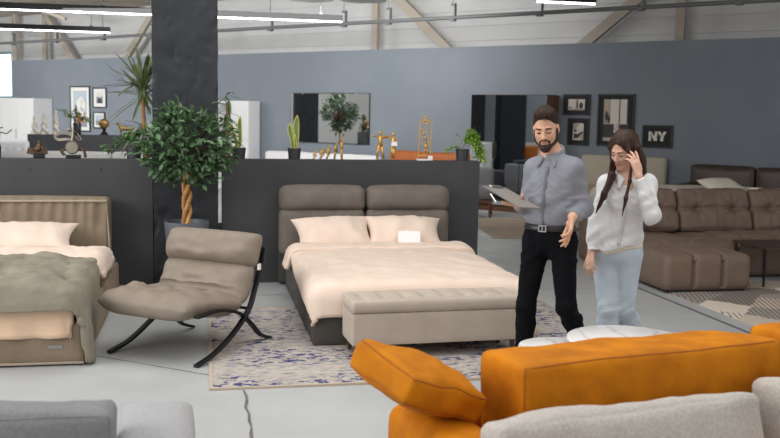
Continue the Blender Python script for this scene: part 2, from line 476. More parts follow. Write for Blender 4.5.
for x, y, l in ((1.53, 13.97, 'left one of two white dome lamps at the top edge, right of the dark column'), (2.30, 13.82, 'right one of two white dome lamps at the top edge, above the wall mirror')):
    t = thing('dome_lamp', l, 'ceiling lamp', (x, y, 3.37), 0, 'white dome lamps')
    MB().lathe([(.34, 0), (.345, .02), (.31, .1), (.2, .19), (.06, .24), (.05, .3), (1e-5, .3)], 32).build('lamp_shade', SH, t, solid=.006)
    MB().tube([(0, 0, .3), (0, 0, 2.2)], .006, 6).build('cord', BLK, t)
# ------------------------------------------------------------------ fabrics
F_ = {}
F_['beige_linen'] = mat('beige_linen', '#a39788', .85, col2='#a99d8e', nscale=30, bump=.25, bscale=300, sheen=.2)
F_['grey_bed'] = mat('dark_taupe_fabric', '#6b635c', .8, col2='#746c65', nscale=9, bump=.2, bscale=300, sheen=.3)
F_['bed_frame'] = mat('charcoal_fabric', '#4b4845', .85, col2='#524f4c', nscale=9, bump=.2, bscale=300, sheen=.2)
F_['peach'] = mat('peach_cotton', '#e5d0c0', .9, col2='#e9d6c7', nscale=4, bump=.08, bscale=250)
F_['peach_warm'] = mat('warm_peach_cotton', '#e3c3a4', .9, col2='#e8cbae', nscale=4, bump=.08, bscale=250)
F_['bench'] = mat('beige_velvet', '#b2a699', .6, col2='#bdb1a4', nscale=5, detail=8, sheen=.5, bump=.05, bscale=200)
F_['taupe_velvet'] = mat('taupe_velvet', '#7f705d', .75, col2='#8b7c68', nscale=6, detail=6, sheen=.4, bump=.1, bscale=120)
F_['quilt'] = mat('olive_grey_quilt', '#827c6d', .8, col2='#8e8879', nscale=6, sheen=.2, bump=.8, bscale=18)
F_['chair'] = mat('taupe_leather', '#877b6e', .6, col2='#8e8275', nscale=10, bump=.12, bscale=220, sheen=.1)
F_['orange'] = mat('orange_velvet', '#cf7f08', .75, col2='#b06705', nscale=7, detail=7, sheen=.1, spec=.2, bump=.12, bscale=90)
F_['seam'] = mat('dark_orange_seam', '#a35b09', .8)
F_['grey_boucle'] = mat('light_grey_weave', '#c8c2bb', .95, col2='#b6b0a9', nscale=90, bump=.45, bscale=260)
F_['grey_weave'] = mat('mid_grey_weave', '#8d8e91', .95, col2='#818285', nscale=90, bump=.4, bscale=260)
F_['pale_weave'] = mat('pale_grey_weave', '#b2b2b4', .95, col2='#a7a7a9', nscale=90, bump=.4, bscale=260)
F_['brown'] = mat('brown_velvet', '#6e5d51', .7, col2='#776559', nscale=5, detail=5, sheen=.3, bump=.1, bscale=150)
F_['leather'] = mat('dark_brown_leather', '#43372f', .42, col2='#4b3e36', nscale=8, bump=.15, bscale=150)
F_['cognac'] = mat('cognac_leather', '#b0622c', .5, col2='#a55824', nscale=8)
F_['cream'] = mat('cream_cotton', '#dcd6c8', .9, bump=.1, bscale=120)
F_['tan'] = mat('light_tan_throw', '#d6bf9f', .85, col2='#dcc7a8', nscale=6)
F_['white_fab'] = mat('white_fabric', '#e2e2e4', .9, bump=.1, bscale=150)
F_['beige_head'] = mat('sand_fabric', '#b9b1a3', .9, bump=.15, bscale=200)
WOOD_D = mat('dark_wood', '#3a2a20', .5, col2='#46342a', nscale=4, stretch=(1, 1, .15))
WOOD_B = mat('brown_wood', '#6d4a36', .5, col2='#7a553f', nscale=3, stretch=(4, 4, .3))
PAPER = mat('white_card', '#f3f3f2', .6)
TAG = mat('grey_brand_tag', '#9b9a96', .4, metal=.5)

def vn(x, y, z=0): return noise.noise(Vector((x, y, z)))
def drape(cx, cy, hx, hy, z, ov, r=.06, n=(70, 80), th=.03, puff=0, flare=.1, fold=.03, fk=9, seed=0, ov_fn=None, wr=.008, top_fn=None):
    """cloth over a box top: ov=(left,right,front,back) overhang lengths"""
    rows = []
    for i in range(n[0] + 1):
        row = []
        p0 = -hx - ov[0] + (2 * hx + ov[0] + ov[1]) * i / n[0]
        for j in range(n[1] + 1):
            q = -hy - ov[2] + (2 * hy + ov[2] + ov[3]) * j / n[1]
            p = p0
            if ov_fn: p, q = ov_fn(p, q)
            ix = max(-hx, min(hx, p)); iy = max(-hy, min(hy, q)); dx, dy = p - ix, q - iy; L = math.hypot(dx, dy)
            qt = r * math.pi / 2
            if L > 1e-9:
                if L < qt: h = r * math.sin(L / r); d = r * (1 - math.cos(L / r))
                else: h = r; d = r + (L - qt)
                drop = max(0, L - qt)
                tang = (ix if abs(dy) > abs(dx) else iy)
                ph = math.atan2(dy, dx) * 2.2
                h += flare * drop + fold * min(1, drop / .2) * math.sin(fk * (tang + ph) + 3 * vn(tang * 2, seed, 1))
                X = ix + dx / L * h; Y = iy + dy / L * h; Z = z - d
            else: X, Y, Z = ix, iy, z
            e = 1.0
            Z += wr * (vn(X * 5 + seed, Y * 5, seed) + .6 * vn(X * 11, Y * 9 + seed, 2)) * (1 if L < .05 else .3)
            if puff:
                ex = min(1, (hx + .05 - abs(ix)) / .2 if L == 0 else .2)
                Z += puff * max(0, ex) * (1 if L == 0 else 0)
            if top_fn: Z += top_fn(X, Y) if L < .1 else 0
            row.append((cx + X, cy + Y, max(.012, Z)))
        rows.append(row)
    return MB().grid(rows[::-1])

# ------------------------------------------------------------------ rugs
def rugmat():
    m = bpy.data.materials.new('faded_blue_rug'); m.use_nodes = True; nt = m.node_tree; b = nt.nodes['Principled BSDF']; L = nt.links
    b.inputs['Roughness'].default_value = .95
    tc = nt.nodes.new('ShaderNodeTexCoord')
    def noi(sc, det, stretch=(1, 1, 1), rough=.6, off=(0, 0, 0)):
        mp = nt.nodes.new('ShaderNodeMapping'); mp.inputs['Scale'].default_value = stretch; mp.inputs['Location'].default_value = off
        n = nt.nodes.new('ShaderNodeTexNoise'); n.inputs['Scale'].default_value = sc; n.inputs['Detail'].default_value = det; n.inputs['Roughness'].default_value = rough
        L.new(tc.outputs['Object'], mp.inputs[0]); L.new(mp.outputs[0], n.inputs['Vector']); return n.outputs['Fac']
    def ramp(src, a, c0, b_, c1):
        r = nt.nodes.new('ShaderNodeValToRGB'); e = r.color_ramp.elements
        e[0].position = a; e[0].color = c0; e[1].position = b_; e[1].color = c1; L.new(src, r.inputs[0]); return r.outputs[0]
    def mix(fac, a, c):
        n = nt.nodes.new('ShaderNodeMixRGB'); L.new(fac, n.inputs[0]); L.new(a, n.inputs[1]); L.new(c, n.inputs[2]); return n.outputs[0]
    def rgb(h): 
        n = nt.nodes.new('ShaderNodeRGB'); n.outputs[0].default_value = lin(h); return n.outputs[0]
    B, W = (0, 0, 0, 1), (1, 1, 1, 1)
    base = ramp(noi(14, 6, (1, 3, 1)), .35, lin('#a49d94'), .65, lin('#c9c0b6'))
    grey = ramp(noi(9, 8, (1, 2, 1), .75, (3, 1, 0)), .53, B, .60, W)
    base = mix(grey, base, rgb('#8d8f98'))
    mul = nt.nodes.new('ShaderNodeMath'); mul.operation = 'MULTIPLY'
    patch = ramp(noi(2.2, 2, (1, 1.4, 1), .5, (7, 2, 0)), .40, B, .54, W)
    speck = ramp(noi(14, 5, (1, 1.5, 1), .64, (0, 5, 0)), .53, B, .55, W)
    L.new(patch, mul.inputs[0]); L.new(speck, mul.inputs[1])
    col = mix(mul.outputs[0], base, rgb('#343f70'))
    L.new(col, b.inputs['Base Color'])
    bp = nt.nodes.new('ShaderNodeBump'); bp.inputs['Strength'].default_value = .4; bp.inputs['Distance'].default_value = .01
    L.new(noi(160, 2), bp.inputs['Height']); L.new(bp.outputs[0], b.inputs['Normal'])
    return m
tr = thing('area_rug', 'faded cream rug with blue speckles under the middle bed and tufted bench', 'rug', (.03, 5.66, 0))
MB().box((0, 0, 0), (3.02, 2.38, .012)).build('pile', rugmat(), tr, smooth=0)
ED = mat('rug_binding', '#b9ab9a', .9)
for a, b in (((-.012, -.012, 0), (3.03, .012, .015)), ((-.012, 2.37, 0), (3.03, 2.39, .015)), ((-.012, .012, 0), (.012, 2.37, .015)), ((3.01, .012, 0), (3.03, 2.37, .015))):
    MB().box(a, b).build('binding', ED, tr, smooth=0)

def georugmat():
    m = bpy.data.materials.new('geometric_rug'); m.use_nodes = True; nt = m.node_tree; b = nt.nodes['Principled BSDF']; L = nt.links
    b.inputs['Roughness'].default_value = .95
    tc = nt.nodes.new('ShaderNodeTexCoord')
    mp = nt.nodes.new('ShaderNodeMapping'); mp.inputs['Rotation'].default_value = (0, 0, R(45)); mp.inputs['Scale'].default_value = (1, 1, 1)
    L.new(tc.outputs['Object'], mp.inputs[0])
    ck = nt.nodes.new('ShaderNodeTexVoronoi'); ck.distance = 'MANHATTAN'; ck.inputs['Scale'].default_value = 2.1; ck.inputs['Randomness'].default_value = .35
    L.new(mp.outputs[0], ck.inputs['Vector'])
    sep = nt.nodes.new('ShaderNodeSeparateColor'); L.new(ck.outputs['Color'], sep.inputs[0])
    r = nt.nodes.new('ShaderNodeValToRGB'); r.color_ramp.interpolation = 'CONSTANT'; e = r.color_ramp.elements
    e[0].position = 0; e[0].color = lin('#c6b8a7'); e[1].position = .3; e[1].color = lin('#9e968e')
    x = e.new(.55); x.color = lin('#dacebf'); x = e.new(.8); x.color = lin('#877f77')
    L.new(sep.outputs[0], r.inputs[0])
    wv = nt.nodes.new('ShaderNodeTexWave'); wv.inputs['Scale'].default_value = 7; wv.inputs['Distortion'].default_value = .6
    mp2 = nt.nodes.new('ShaderNodeMapping'); mp2.inputs['Rotation'].default_value = (0, 0, R(20)); L.new(tc.outputs['Object'], mp2.inputs[0]); L.new(mp2.outputs[0], wv.inputs['Vector'])
    rr = nt.nodes.new('ShaderNodeValToRGB'); rr.color_ramp.elements[0].position = .8; rr.color_ramp.elements[1].position = .95
    L.new(wv.outputs['Fac'], rr.inputs[0])
    ml = nt.nodes.new('ShaderNodeMath'); ml.operation = 'MULTIPLY'; L.new(rr.outputs[0], ml.inputs[0])
    gt = nt.nodes.new('ShaderNodeMath'); gt.operation = 'GREATER_THAN'; gt.inputs[1].default_value = .3; L.new(sep.outputs[1], gt.inputs[0]); L.new(gt.outputs[0], ml.inputs[1])
    mx = nt.nodes.new('ShaderNodeMixRGB'); mx.inputs[2].default_value = lin('#5a5048'); L.new(ml.outputs[0], mx.inputs[0]); L.new(r.outputs[0], mx.inputs[1])
    L.new(mx.outputs[0], b.inputs['Base Color'])
    return m
o = MB().box((0, 0, 0), (3.6, 3.2, .012)).build('area_rug', georugmat(), smooth=0)
o.location = (4.495, 5.6, 0)
tag(o, 'patchwork rug of beige and brown shapes in front of the brown corner sofa', 'rug')
o = MB().add([(3.95, 12.4, .001), (4.9, 12.4, .001), (5.7, 15.1, .001), (4.3, 14.8, .001), (3.95, 12.4, .012), (4.9, 12.4, .012), (5.7, 15.1, .012), (4.3, 14.8, .012)],
             [(0, 3, 2, 1), (4, 5, 6, 7), (0, 1, 5, 4), (1, 2, 6, 5), (2, 3, 7, 6), (3, 0, 4, 7)]).build('area_rug', mat('sand_rug', '#cdbcac', .95, col2='#c0ae9e', nscale=3), smooth=0)
tag(o, 'plain sand coloured rug on the far floor before the mirrored wardrobe', 'rug')

# ------------------------------------------------------------------ middle bed
bed = thing('double_bed', 'dark taupe upholstered double bed with peach bedding against the partition', 'bed', (1.58, 7.9, 0))
def T(*p): return Matrix.Translation(p)
def loc(x, y, z): return T(x - 1.58, y - 7.9, z)
MB().soft((1.66, .07, .31), .025, (20, 3, 6), m=loc(1.59, 6.655, .168)).build('footboard', F_['bed_frame'], bed)
for x in (.80, 2.38):
    MB().soft((.07, 2.36, .31), .025, (3, 24, 6), m=loc(x, 7.83, .168)).build('side_rail', F_['bed_frame'], bed)
MB().soft((1.70, .10, .95), .03, (20, 3, 12), m=loc(1.56, 9.20, .49)).build('headboard', F_['bed_frame'], bed)
for x in (1.128, 1.985):
    MB().soft((.84, .19, .25), .07, (18, 6, 8), (.005, .035, .012), m=loc(x, 9.08, .875), wr=.006, ws=5, seed=x).build('headboard_cushion', F_['grey_bed'], bed, smooth=180)
    MB().soft((.84, .16, .46), .06, (18, 6, 10), (.005, .03, .01), m=loc(x, 9.07, .545), wr=.006, ws=5, seed=x + 3).build('headboard_cushion', F_['grey_bed'], bed, smooth=180)
MB().soft((1.53, 2.25, .26), .06, (16, 20, 5), m=loc(1.59, 7.86, .27)).build('mattress', F_['white_fab'], bed)
# duvet: hangs more towards the foot
def ovf(p, q):
    # side overhang grows from head (q=+) to foot (q=-)
    t = max(0, min(1, (.95 - q) / 2.0)); s = .15 + .85 * t ** .8
    if abs(p) > .765: p = math.copysign(.765 + (abs(p) - .765) * s, p)
    return p, q
dv = drape(1.60, 7.64, .765, .95, .425, (.20, .46, .24, 0), r=.08, n=(90, 80), flare=.06, fold=.007, fk=8, seed=3, ov_fn=ovf, wr=.012,
           top_fn=lambda x, y: .035 * max(0, 1 - (x / .85) ** 4))
duv = tag(dv.build('duvet', F_['peach'], None, smooth=180, solid=.03), 'peach duvet spread over the middle bed', 'duvet')
fo = drape(1.60, 8.42, .765, .14, .455, (.2, .2, .0, .0), r=.07, n=(80, 16), flare=.3, fold=.015, fk=10, seed=9, wr=.014,
           top_fn=lambda x, y: .018 * math.exp(-((y) / .12) ** 2))
fo.build('folded_edge', F_['peach'], duv, smooth=180, solid=.045)
def bed_pillow(x, y, z, ang, label, W=.78, H=.47, Tk=.30, tilt=37, seed=0, m=None, ry=0, group='peach pillows on the middle bed'):
    o = MB().pillow(W, H, Tk, seed=seed, pinch=.15, wr=.035).build('pillow', m or F_['peach'], None, smooth=180)
    o.matrix_world = T(x, y, z) @ rotz(R(ang)) @ Matrix.Rotation(R(ry), 4, 'Y') @ Matrix.Rotation(R(tilt), 4, 'X')
    return tag(o, label, 'pillow', group)
bed_pillow(1.20, 8.72, .555, 3, 'left peach pillow on the middle bed, without a card', seed=1, ry=-1.5)
bed_pillow(1.88, 8.71, .56, -2, 'right peach pillow on the middle bed, behind the white card', seed=5, ry=1.5)
cd = MB().box((-.105, -.002, -.065), (.105, .002, .065)).build('info_card', PAPER, None, smooth=0)
cd.matrix_world = T(1.88, 8.47, .555) @ rotz(R(-8)) @ Matrix.Rotation(R(-14), 4, 'X')
tag(cd, 'white paper card standing against the right pillow of the middle bed', 'card')

# ------------------------------------------------------------------ tufted storage bench
bn = thing('storage_bench', 'beige velvet storage bench with tufted seat at the foot of the middle bed', 'bench', (.985, 6.18, 0), R(3))
def fold_n(P, u): return P
MB().soft((1.24, .36, .23), .015, (30, 8, 6), m=T(.62, .18, .225)).build('box', F_['bench'], bn)
tufts = [(-.52 + .148 * i, -.09 + .09 * j) for i in range(8) for j in range(3)]
def tuftf(P, u):
    if P[2] > 0:
        d = 0
        for tx, ty in tufts:
            r2 = ((P[0] - tx) ** 2 + (P[1] - ty) ** 2) / .0011
            if r2 < 6: d += math.exp(-r2)
        P[2] -= .022 * d
    return P
MB().soft((1.26, .38, .09), .03, (96, 30, 5), (0, 0, .016), tuftf, T(.62, .18, .385)).build('seat_cushion', F_['bench'], bn, smooth=180)
for tx, ty in tufts:
    MB().ball((.62 + tx, .18 + ty, .418), .009, 8, sc=(1, 1, .5)).build('button', F_['bench'], bn)
for lx in (.05, 1.19):
    for ly in (.04, .32):
        MB().lathe([(.014, 0), (.024, .135), (1e-5, .135)], 12, T(lx, ly, .012)).build('leg', WOOD_D, bn)

# ------------------------------------------------------------------ left bed
lb = thing('double_bed', 'taupe velvet bed with slim pleated headboard at the left edge', 'bed', (-1.68, 7.8, 0))
def l2(x, y, z): return T(x + 1.68, y - 7.8, z)
def pleat(P, u):
    if u[1] < 0: P[1] += .011 * math.sin(P[0] * 62 + 5 * vn(P[0] * 3, P[2] * 1.2, 1)) * (.25 + abs(u[2])) + .016 * vn(P[0] * 14, P[2] * 2, 5)
    return P
MB().soft((1.72, 2.59, .29), .03, (30, 40, 6), (0, 0, 0), None, l2(-1.655, 7.65, .148), wr=.006, ws=4).build('base', F_['taupe_velvet'], lb)
MB().tube([tuple(l2(-2.5, 6.35, .02) @ Vector((0, 0, 0))), tuple(l2(-.80, 6.35, .02) @ Vector((0, 0, 0)))], .009, 6).build('piping', F_['beige_linen'], lb)
MB().soft((1.66, .24, .86), .05, (90, 6, 20), (.0, .02, .015), pleat, l2(-1.71, 9.12, .45)).build('headboard', F_['taupe_velvet'], lb, smooth=180)
hp = [( -2.5, 8.985, .855), (-.905, 8.985, .855), (-.885, 8.985, .5), (-.88, 8.985, .05)]
MB().tube([tuple(l2(*p) @ Vector((0, 0, 0))) for p in hp], .011, 8).build('piping', F_['beige_linen'], lb)
MB().tube([tuple(l2(-1.845, 8.985, z) @ Vector((0, 0, 0))) for z in (.85, .5, .1)], .01, 8).build('piping', F_['taupe_velvet'], lb)
MB().soft((1.6, 2.45, .22), .07, (14, 20, 5), m=l2(-1.70, 7.72, .335)).build('mattress', F_['white_fab'], lb)
MB().box((-.045, -.003, -.011), (.045, .003, .011), l2(-.98, 6.352, .13)).build('brand_tag', TAG, lb, smooth=0)
# peach sheet with fold, hanging at the foot
sh = drape(-1.70, 7.43, .80, 1.02, .455, (.1, .10, .29, .0), r=.05, n=(60, 70), flare=.06, fold=.014, fk=14, seed=4, wr=.02,
           top_fn=lambda x, y: .03 * max(0, 1 - ((y - .82) / .25) ** 2) if y > .5 else 0)
tag(sh.build('bed_sheet', F_['peach_warm'], None, smooth=180, solid=.012), 'warm peach sheet showing above and below the olive quilt', 'sheet')
bl = drape(-1.70, 8.05, .815, .46, .495, (.1, .16, .0, .0), r=.05, n=(60, 44), flare=.25, fold=.012, fk=12, seed=14, wr=.03,
           top_fn=lambda x, y: .03 * math.cos(y * 8))
tag(bl.build('blanket', F_['peach'], None, smooth=180, solid=.03), 'folded peach blanket under the pillow of the left bed', 'blanket')
def q_ov(p, q): 
    # right side overhang long near the foot, short towards the head
    t = max(0, min(1, (.55 - q) / 1.05)); s = .10 + .9 * t * t * (3 - 2 * t)
    if p > .80: p = .80 + (p - .80) * s
    return p, q
qu = drape(-1.70, 6.92, .80, .54, .505, (.1, .54, .17, .0), r=.09, n=(120, 130), flare=.085, fold=.016, fk=9, seed=6, ov_fn=q_ov, wr=.03,
           top_fn=lambda x, y: .034 * abs(math.sin(x * 9 + 2.2 * vn(x * 2, y * 2, 3))) ** .6 * abs(math.sin(y * 7 + 2 * vn(x * 2, y * 3, 8))) ** .6 + .05 * max(0, 1 - (x / .85) ** 4) * max(0, min(1, (.64 - y) / .2)))
tag(qu.build('quilt', F_['quilt'], None, smooth=180, solid=.03), 'olive grey quilt rumpled over the left bed, trailing to the floor', 'quilt')
bed_pillow(-1.62, 8.70, .535, 2, 'peach pillow on the left bed against its headboard', W=.98, H=.46, Tk=.26, tilt=32, seed=11, m=F_['peach'], group='pillows on the left bed')

# ------------------------------------------------------------------ lounge chair
CHM = Matrix.Translation((-.105, 6.82, 0)) @ rotz(math.atan2(-.6, .8))
ch = thing('lounge_chair', 'taupe padded lounge chair on crossed black steel legs', 'chair'); ch.matrix_world = CHM
prof = catmull([(-.56, .375), (-.36, .395), (-.1, .36), (.13, .325), (.235, .39), (.30, .54), (.35, .67), (.40, .80)], 10)
tot = [0]
for i in range(1, len(prof)): tot.append(tot[-1] + (prof[i] - prof[i - 1]).length)
def along(t):
    d = t * tot[-1]
    for i in range(1, len(prof)):
        if tot[i] >= d - 1e-9:
            k = (d - tot[i - 1]) / max(1e-9, tot[i] - tot[i - 1]); p = prof[i - 1].lerp(prof[i], k); tg = (prof[i] - prof[i - 1]).normalized(); return p, tg
def pad(t0, t1, th, seed, W=.74, lump=None):
    mb = MB(); n, mseg = 34, 26
    for sg in (1, -1):
        rows = []
        for i in range(n + 1):
            a = math.sin((2 * i / n - 1) * math.pi / 2); t = t0 + (t1 - t0) * (a + 1) / 2; p, tg = along(t); t_ = t; nx = Vector((-tg[1], tg[0]))
            row = []
            for j in range(mseg + 1):
                b = math.sin((2 * j / mseg - 1) * math.pi / 2)
                k4 = .045 * abs(b) ** 5; p, tg = along(max(0, min(1, t_ + (k4 if a < 0 else -k4 * .4) * abs(a) * (t1 - t0)))); nx = Vector((-tg[1], tg[0]))
                prf = (1 - abs(a) ** (5.5 if t0 == 0 else 3.2)) ** .5 * (1 - abs(b) ** 6) ** .5
                x = b * W / 2 * (1 - .05 * abs(a) ** 6) - (.02 if t0 == 0 else .05)
                wr = .016 * vn(b * 3 + seed, a * 2, seed) + .014 * vn(b * 10, a * 2 + seed, 1)
                hgt = (th * prf + wr * prf) if sg > 0 else -(1.45 if t0 == 0 else .45) * th * prf
                if lump and sg > 0: hgt += lump(a, b) * prf
                q = p + nx * hgt
                row.append((x, q[0], q[1]))
            rows.append(row)
        mb.grid(rows if sg < 0 else rows[::-1])
    return mb
seat = lambda a, b: .020 * math.cos(b * 10) * (1 - a * a) - .03 * math.exp(-((a - .1) / .12) ** 2) * (.6 + .4 * math.cos(b * 10)) - .02 * math.exp(-((a + .45) / .1) ** 2) * (.5 + .5 * math.cos(b * 10))
pad(0, .56, .078, 1, W=.80, lump=seat).build('seat_cushion', F_['chair'], ch, smooth=180)
pad(.53, .815, .12, 2, W=.80).build('back_cushion', F_['chair'], ch, smooth=180)
pad(.79, 1.0, .15, 4, W=.82).build('head_cushion', F_['chair'], ch, smooth=180)
for sx in (-.335, .415):
    sa = sx * .86; A = catmull([(sa, .41, .70), (sa, .37, .56), (sa, .30, .42), (sx * .95, .16, .28), (sx, -.06, .15), (sx, -.28, .055), (sx, -.49, .012)], 6)
    B = catmull([(sx * .96, -.46, .335), (sx * .96, -.2, .335), (sx * .96, .03, .275), (sx * .96, .18, .17), (sx * .96, .30, .065), (sx * .96, .44, .012)], 6)
    MB().tube(A, 0, flat=(.020, .010)).build('leg', BLK, ch, smooth=30, bevel=.003)
    MB().tube(B, 0, flat=(.020, .010)).build('leg', BLK, ch, smooth=30, bevel=.003)
for y, z in ((-.40, .325), (.16, .285), (.40, .62)):
    MB().tube([(-.305, y, z), (0, y, z), (.375, y, z)], .011, 8).build('crossbar', BLK, ch)
lbm = MB().box((.376, .30, .545), (.384, .335, .59)).build('care_tag', PAPER, ch, smooth=0)

# ------------------------------------------------------------------ brown corner sofa
sf = thing('corner_sofa', 'brown velvet corner sofa with chaise and tufted back cushions', 'sofa', (5.9, 9.3, 0))
def s_(x, y, z): return T(x - 5.9, y - 9.3, z)
def chan(xs, ys, dep=.042):
    def f(P, u):
        P = Vector(P)
        for x in xs:
            P -= Vector((0, -1 if u[1] < -.98 and abs(u[2]) < .98 else 0, 1 if u[2] > .2 else 0)) * dep * math.exp(-((P[0] - x) / .022) ** 2)
        for y in ys:
            if u[2] > .2: P[2] -= dep * math.exp(-((P[1] - y) / .03) ** 2)
        return P
    return f
MB().soft((.94, 1.95, .36), .07, (110, 90, 8), (.0, .0, .05), chan((-.157, .157), (-.33, .3)), s_(4.88, 9.255, .205)).build('chaise_seat', F_['brown'], sf, smooth=180)
MB().soft((2.5, 1.2, .36), .07, (200, 60, 8), (.0, .0, .05), chan((-.93, -.62, -.31, 0, .31, .62, .93), (-.2,)), s_(6.61, 9.66, .205)).build('seat', F_['brown'], sf, smooth=180)
MB().soft((3.46, .26, .60), .07, (40, 6, 10), m=s_(6.13, 10.36, .32)).build('back_frame', F_['brown'], sf, smooth=180)
MB().soft((.17, 1.0, .60), .06, (6, 24, 10), (.01, 0, .01), m=s_(4.495, 9.88, .32)).build('armrest', F_['brown'], sf, smooth=180)
def tuft2(P, u):
    if u[1] < .2:
        for tx in (-.23, .23):
            r2 = ((P[0] - tx) ** 2 + (P[2]) ** 2)
            P[1] += .06 * math.exp(-r2 / .005) + .024 * math.exp(-(P[2] / .02) ** 2)
            a = math.atan2(P[2], P[0] - tx); P[1] += .012 * math.cos(8 * a) * math.exp(-r2 / .03)
        P[1] += .012 * math.exp(-(P[0] / .02) ** 2)
    return P
for x in (4.97, 5.91, 6.85):
    MB().soft((.925, .21, .52), .06, (60, 7, 36), (.0, .05, .01), tuft2, s_(x, 10.06, .635) @ Matrix.Rotation(R(-22), 4, 'X') @ Matrix.Rotation(R(0), 4, 'Y'), wr=.01, ws=5, seed=x).build('back_cushion', F_['brown'], sf, smooth=180)
MB().box((4.45, 8.32, .0125), (5.3, 10.3, .05), T(-5.9, -9.3, 0)).box((5.4, 9.12, .0125), (7.8, 10.4, .05), T(-5.9, -9.3, 0)).build('plinth', BLK, sf, smooth=0)
MB().box((-.05, -.02, -.006), (.05, .02, .006), s_(6.42, 10.02, .905)).build('label_tag', PAPER, sf, smooth=0)

st = thing('side_table', 'small table with dark wood top and thin black legs at the right edge', 'table', (5.95, 8.75, 0))
MB().box((-.36, -.32, .40), (.55, .32, .425)).build('tabletop', WOOD_D, st, smooth=0, bevel=.004)
for x, y in ((-.33, -.26), (.5, -.26), (-.33, .28), (.5, .28)):
    MB().box((x - .009, y - .009, .013), (x + .009, y + .009, .40)).build('leg', BLK, st, smooth=0)

# ------------------------------------------------------------------ marble tables
def marble():
    m = mat('white_marble', '#eeecea', .22, col2='#e6e4e2', nscale=3)
    nt = m.node_tree; b = nt.nodes['Principled BSDF']; L = nt.links
    tc = nt.nodes.new('ShaderNodeTexCoord'); wv = nt.nodes.new('ShaderNodeTexWave'); wv.inputs['Scale'].default_value = 1.3; wv.inputs['Distortion'].default_value = 9; wv.inputs['Detail'].default_value = 3
    r = nt.nodes.new('ShaderNodeValToRGB'); r.color_ramp.elements[0].color = lin('#dcd8d3'); r.color_ramp.elements[0].position = 0; r.color_ramp.elements[1].position = .05; r.color_ramp.elements[1].color = lin('#f0eeec')
    L.new(tc.outputs['Object'], wv.inputs['Vector']); L.new(wv.outputs['Fac'], r.inputs[0]); L.new(r.outputs[0], b.inputs['Base Color']); return m
MAR = marble()
for x, y, z, r, l in ((2.37, 4.85, .455, .345, 'larger round white marble table behind the orange sofa, at its right'), (1.99, 4.93, .40, .235, 'smaller lower round white table tucked left of the larger marble one')):
    t = thing('coffee_table', l, 'table', (x, y, 0), 0, 'round white coffee tables')
    MB().lathe([(1e-5, z - .03), (r - .02, z - .03), (r, z - .015), (r - .004, z - .003), (r - .012, z), (1e-5, z)], 64).build('tabletop', MAR, t, smooth=50)
    MB().lathe([(r * .6, 0), (r * .6, .01), (.04, .02), (.04, z - .03), (1e-5, z - .03)], 40).build('base', BLK, t, smooth=40)

# ------------------------------------------------------------------ orange sofa (faces the camera)
os_ = thing('sofa', 'orange velvet sofa with loose cushions seen in the foreground', 'sofa', (.67, 3.40, 0), R(12))
def o_(x, y, z): return T(x, y, z)
MB().soft((.24, 1.15, .60), .06, (8, 30, 14), (.0, .0, .015), m=o_(.12, -.575, .31), wr=.006, ws=3).build('armrest', F_['orange'], os_, smooth=180)
MB().soft((3.1, .14, .58), .05, (30, 4, 10), m=o_(1.79, -.07, .31)).build('back_frame', F_['orange'], os_, smooth=180)
for x in (.86, 2.10):
    MB().soft((1.22, .92, .24), .06, (20, 16, 6), (0, .02, .02), m=o_(x, -.62, .30)).build('seat_cushion', F_['orange'], os_, smooth=180)
MB().box((.05, -1.1, .02), (3.3, -.05, .2)).build('base', F_['orange'], os_, smooth=0)
def boxcush(name, size, m, fab, seamfab, parent, seed=0, bul=(.0, .03, .02), wr=.012, r=.035, ws=4, fn=None):
    mb = MB().soft(size, r, (34, 12, 16), bul, fn, m, wr=wr, ws=ws, seed=seed)
    o = mb.build(name, fab, parent, smooth=180)
    for sy in (-1, 1):
        pts = []
        for (ax, az), (bx, bz) in (((-1, -1), (1, -1)), ((1, -1), (1, 1)), ((1, 1), (-1, 1)), ((-1, 1), (-1, -1))):
            for i in range(20):
                t = i / 20; pts.append(m @ mb.point((ax + (bx - ax) * t, sy, az + (bz - az) * t)))
        pts.append(pts[0])
        MB().tube(pts, .0032, 6).build('piping', seamfab, o)
    return o
def taper(P, u):
    if u[0] > 0: P[0] -= .09 * u[0] * (u[1] + 1) / 2
    return P
boxcush('back_cushion', (1.21, .32, .46), o_(.92, -.335, .607) @ Matrix.Rotation(R(-3), 4, 'X'), F_['orange'], F_['seam'], os_, 2, (0, .03, 0), ws=3, fn=taper)
boxcush('back_cushion', (1.2, .32, .44), o_(2.25, -.31, .59) @ Matrix.Rotation(R(-3), 4, 'X') @ Matrix.Rotation(R(2), 4, 'Y'), F_['orange'], F_['seam'], os_, 8, ws=3)
pN, pL, pR = Vector((.652, 2.925, .832)), Vector((.50, 3.21, .905)), Vector((.972, 3.121, .684))
def pfold(P, u):
    if u[1] < 0: P[1] += .010 * math.sin(22 * P[0] + 9 * P[2] + 3 * vn(P[0] * 4, P[2] * 4)) * (1 - u[0] ** 2) * (1 - .3 * u[2] ** 2)
    return P
ax_ = (pR - pN).normalized(); az_ = (pL - pN); az_ = (az_ - ax_ * az_.dot(ax_)).normalized(); ay_ = az_.cross(ax_)
pm = Matrix((ax_, ay_, az_)).transposed().to_4x4(); pm.translation = (pL + pR) / 2 + ay_ * .05 + Vector((.035, 0, 0))
pc = boxcush('throw_cushion', ((pR - pN).length * 1.02, .11, (pL - pN).length * 1.0), Matrix.Identity(4), F_['orange'], F_['seam'], None, 5, (.0, .04, 0), .016, r=.03, ws=5, fn=pfold)
pc.matrix_world = pm
tag(pc, 'loose orange velvet cushion slumped over the arm of the orange sofa', 'cushion')
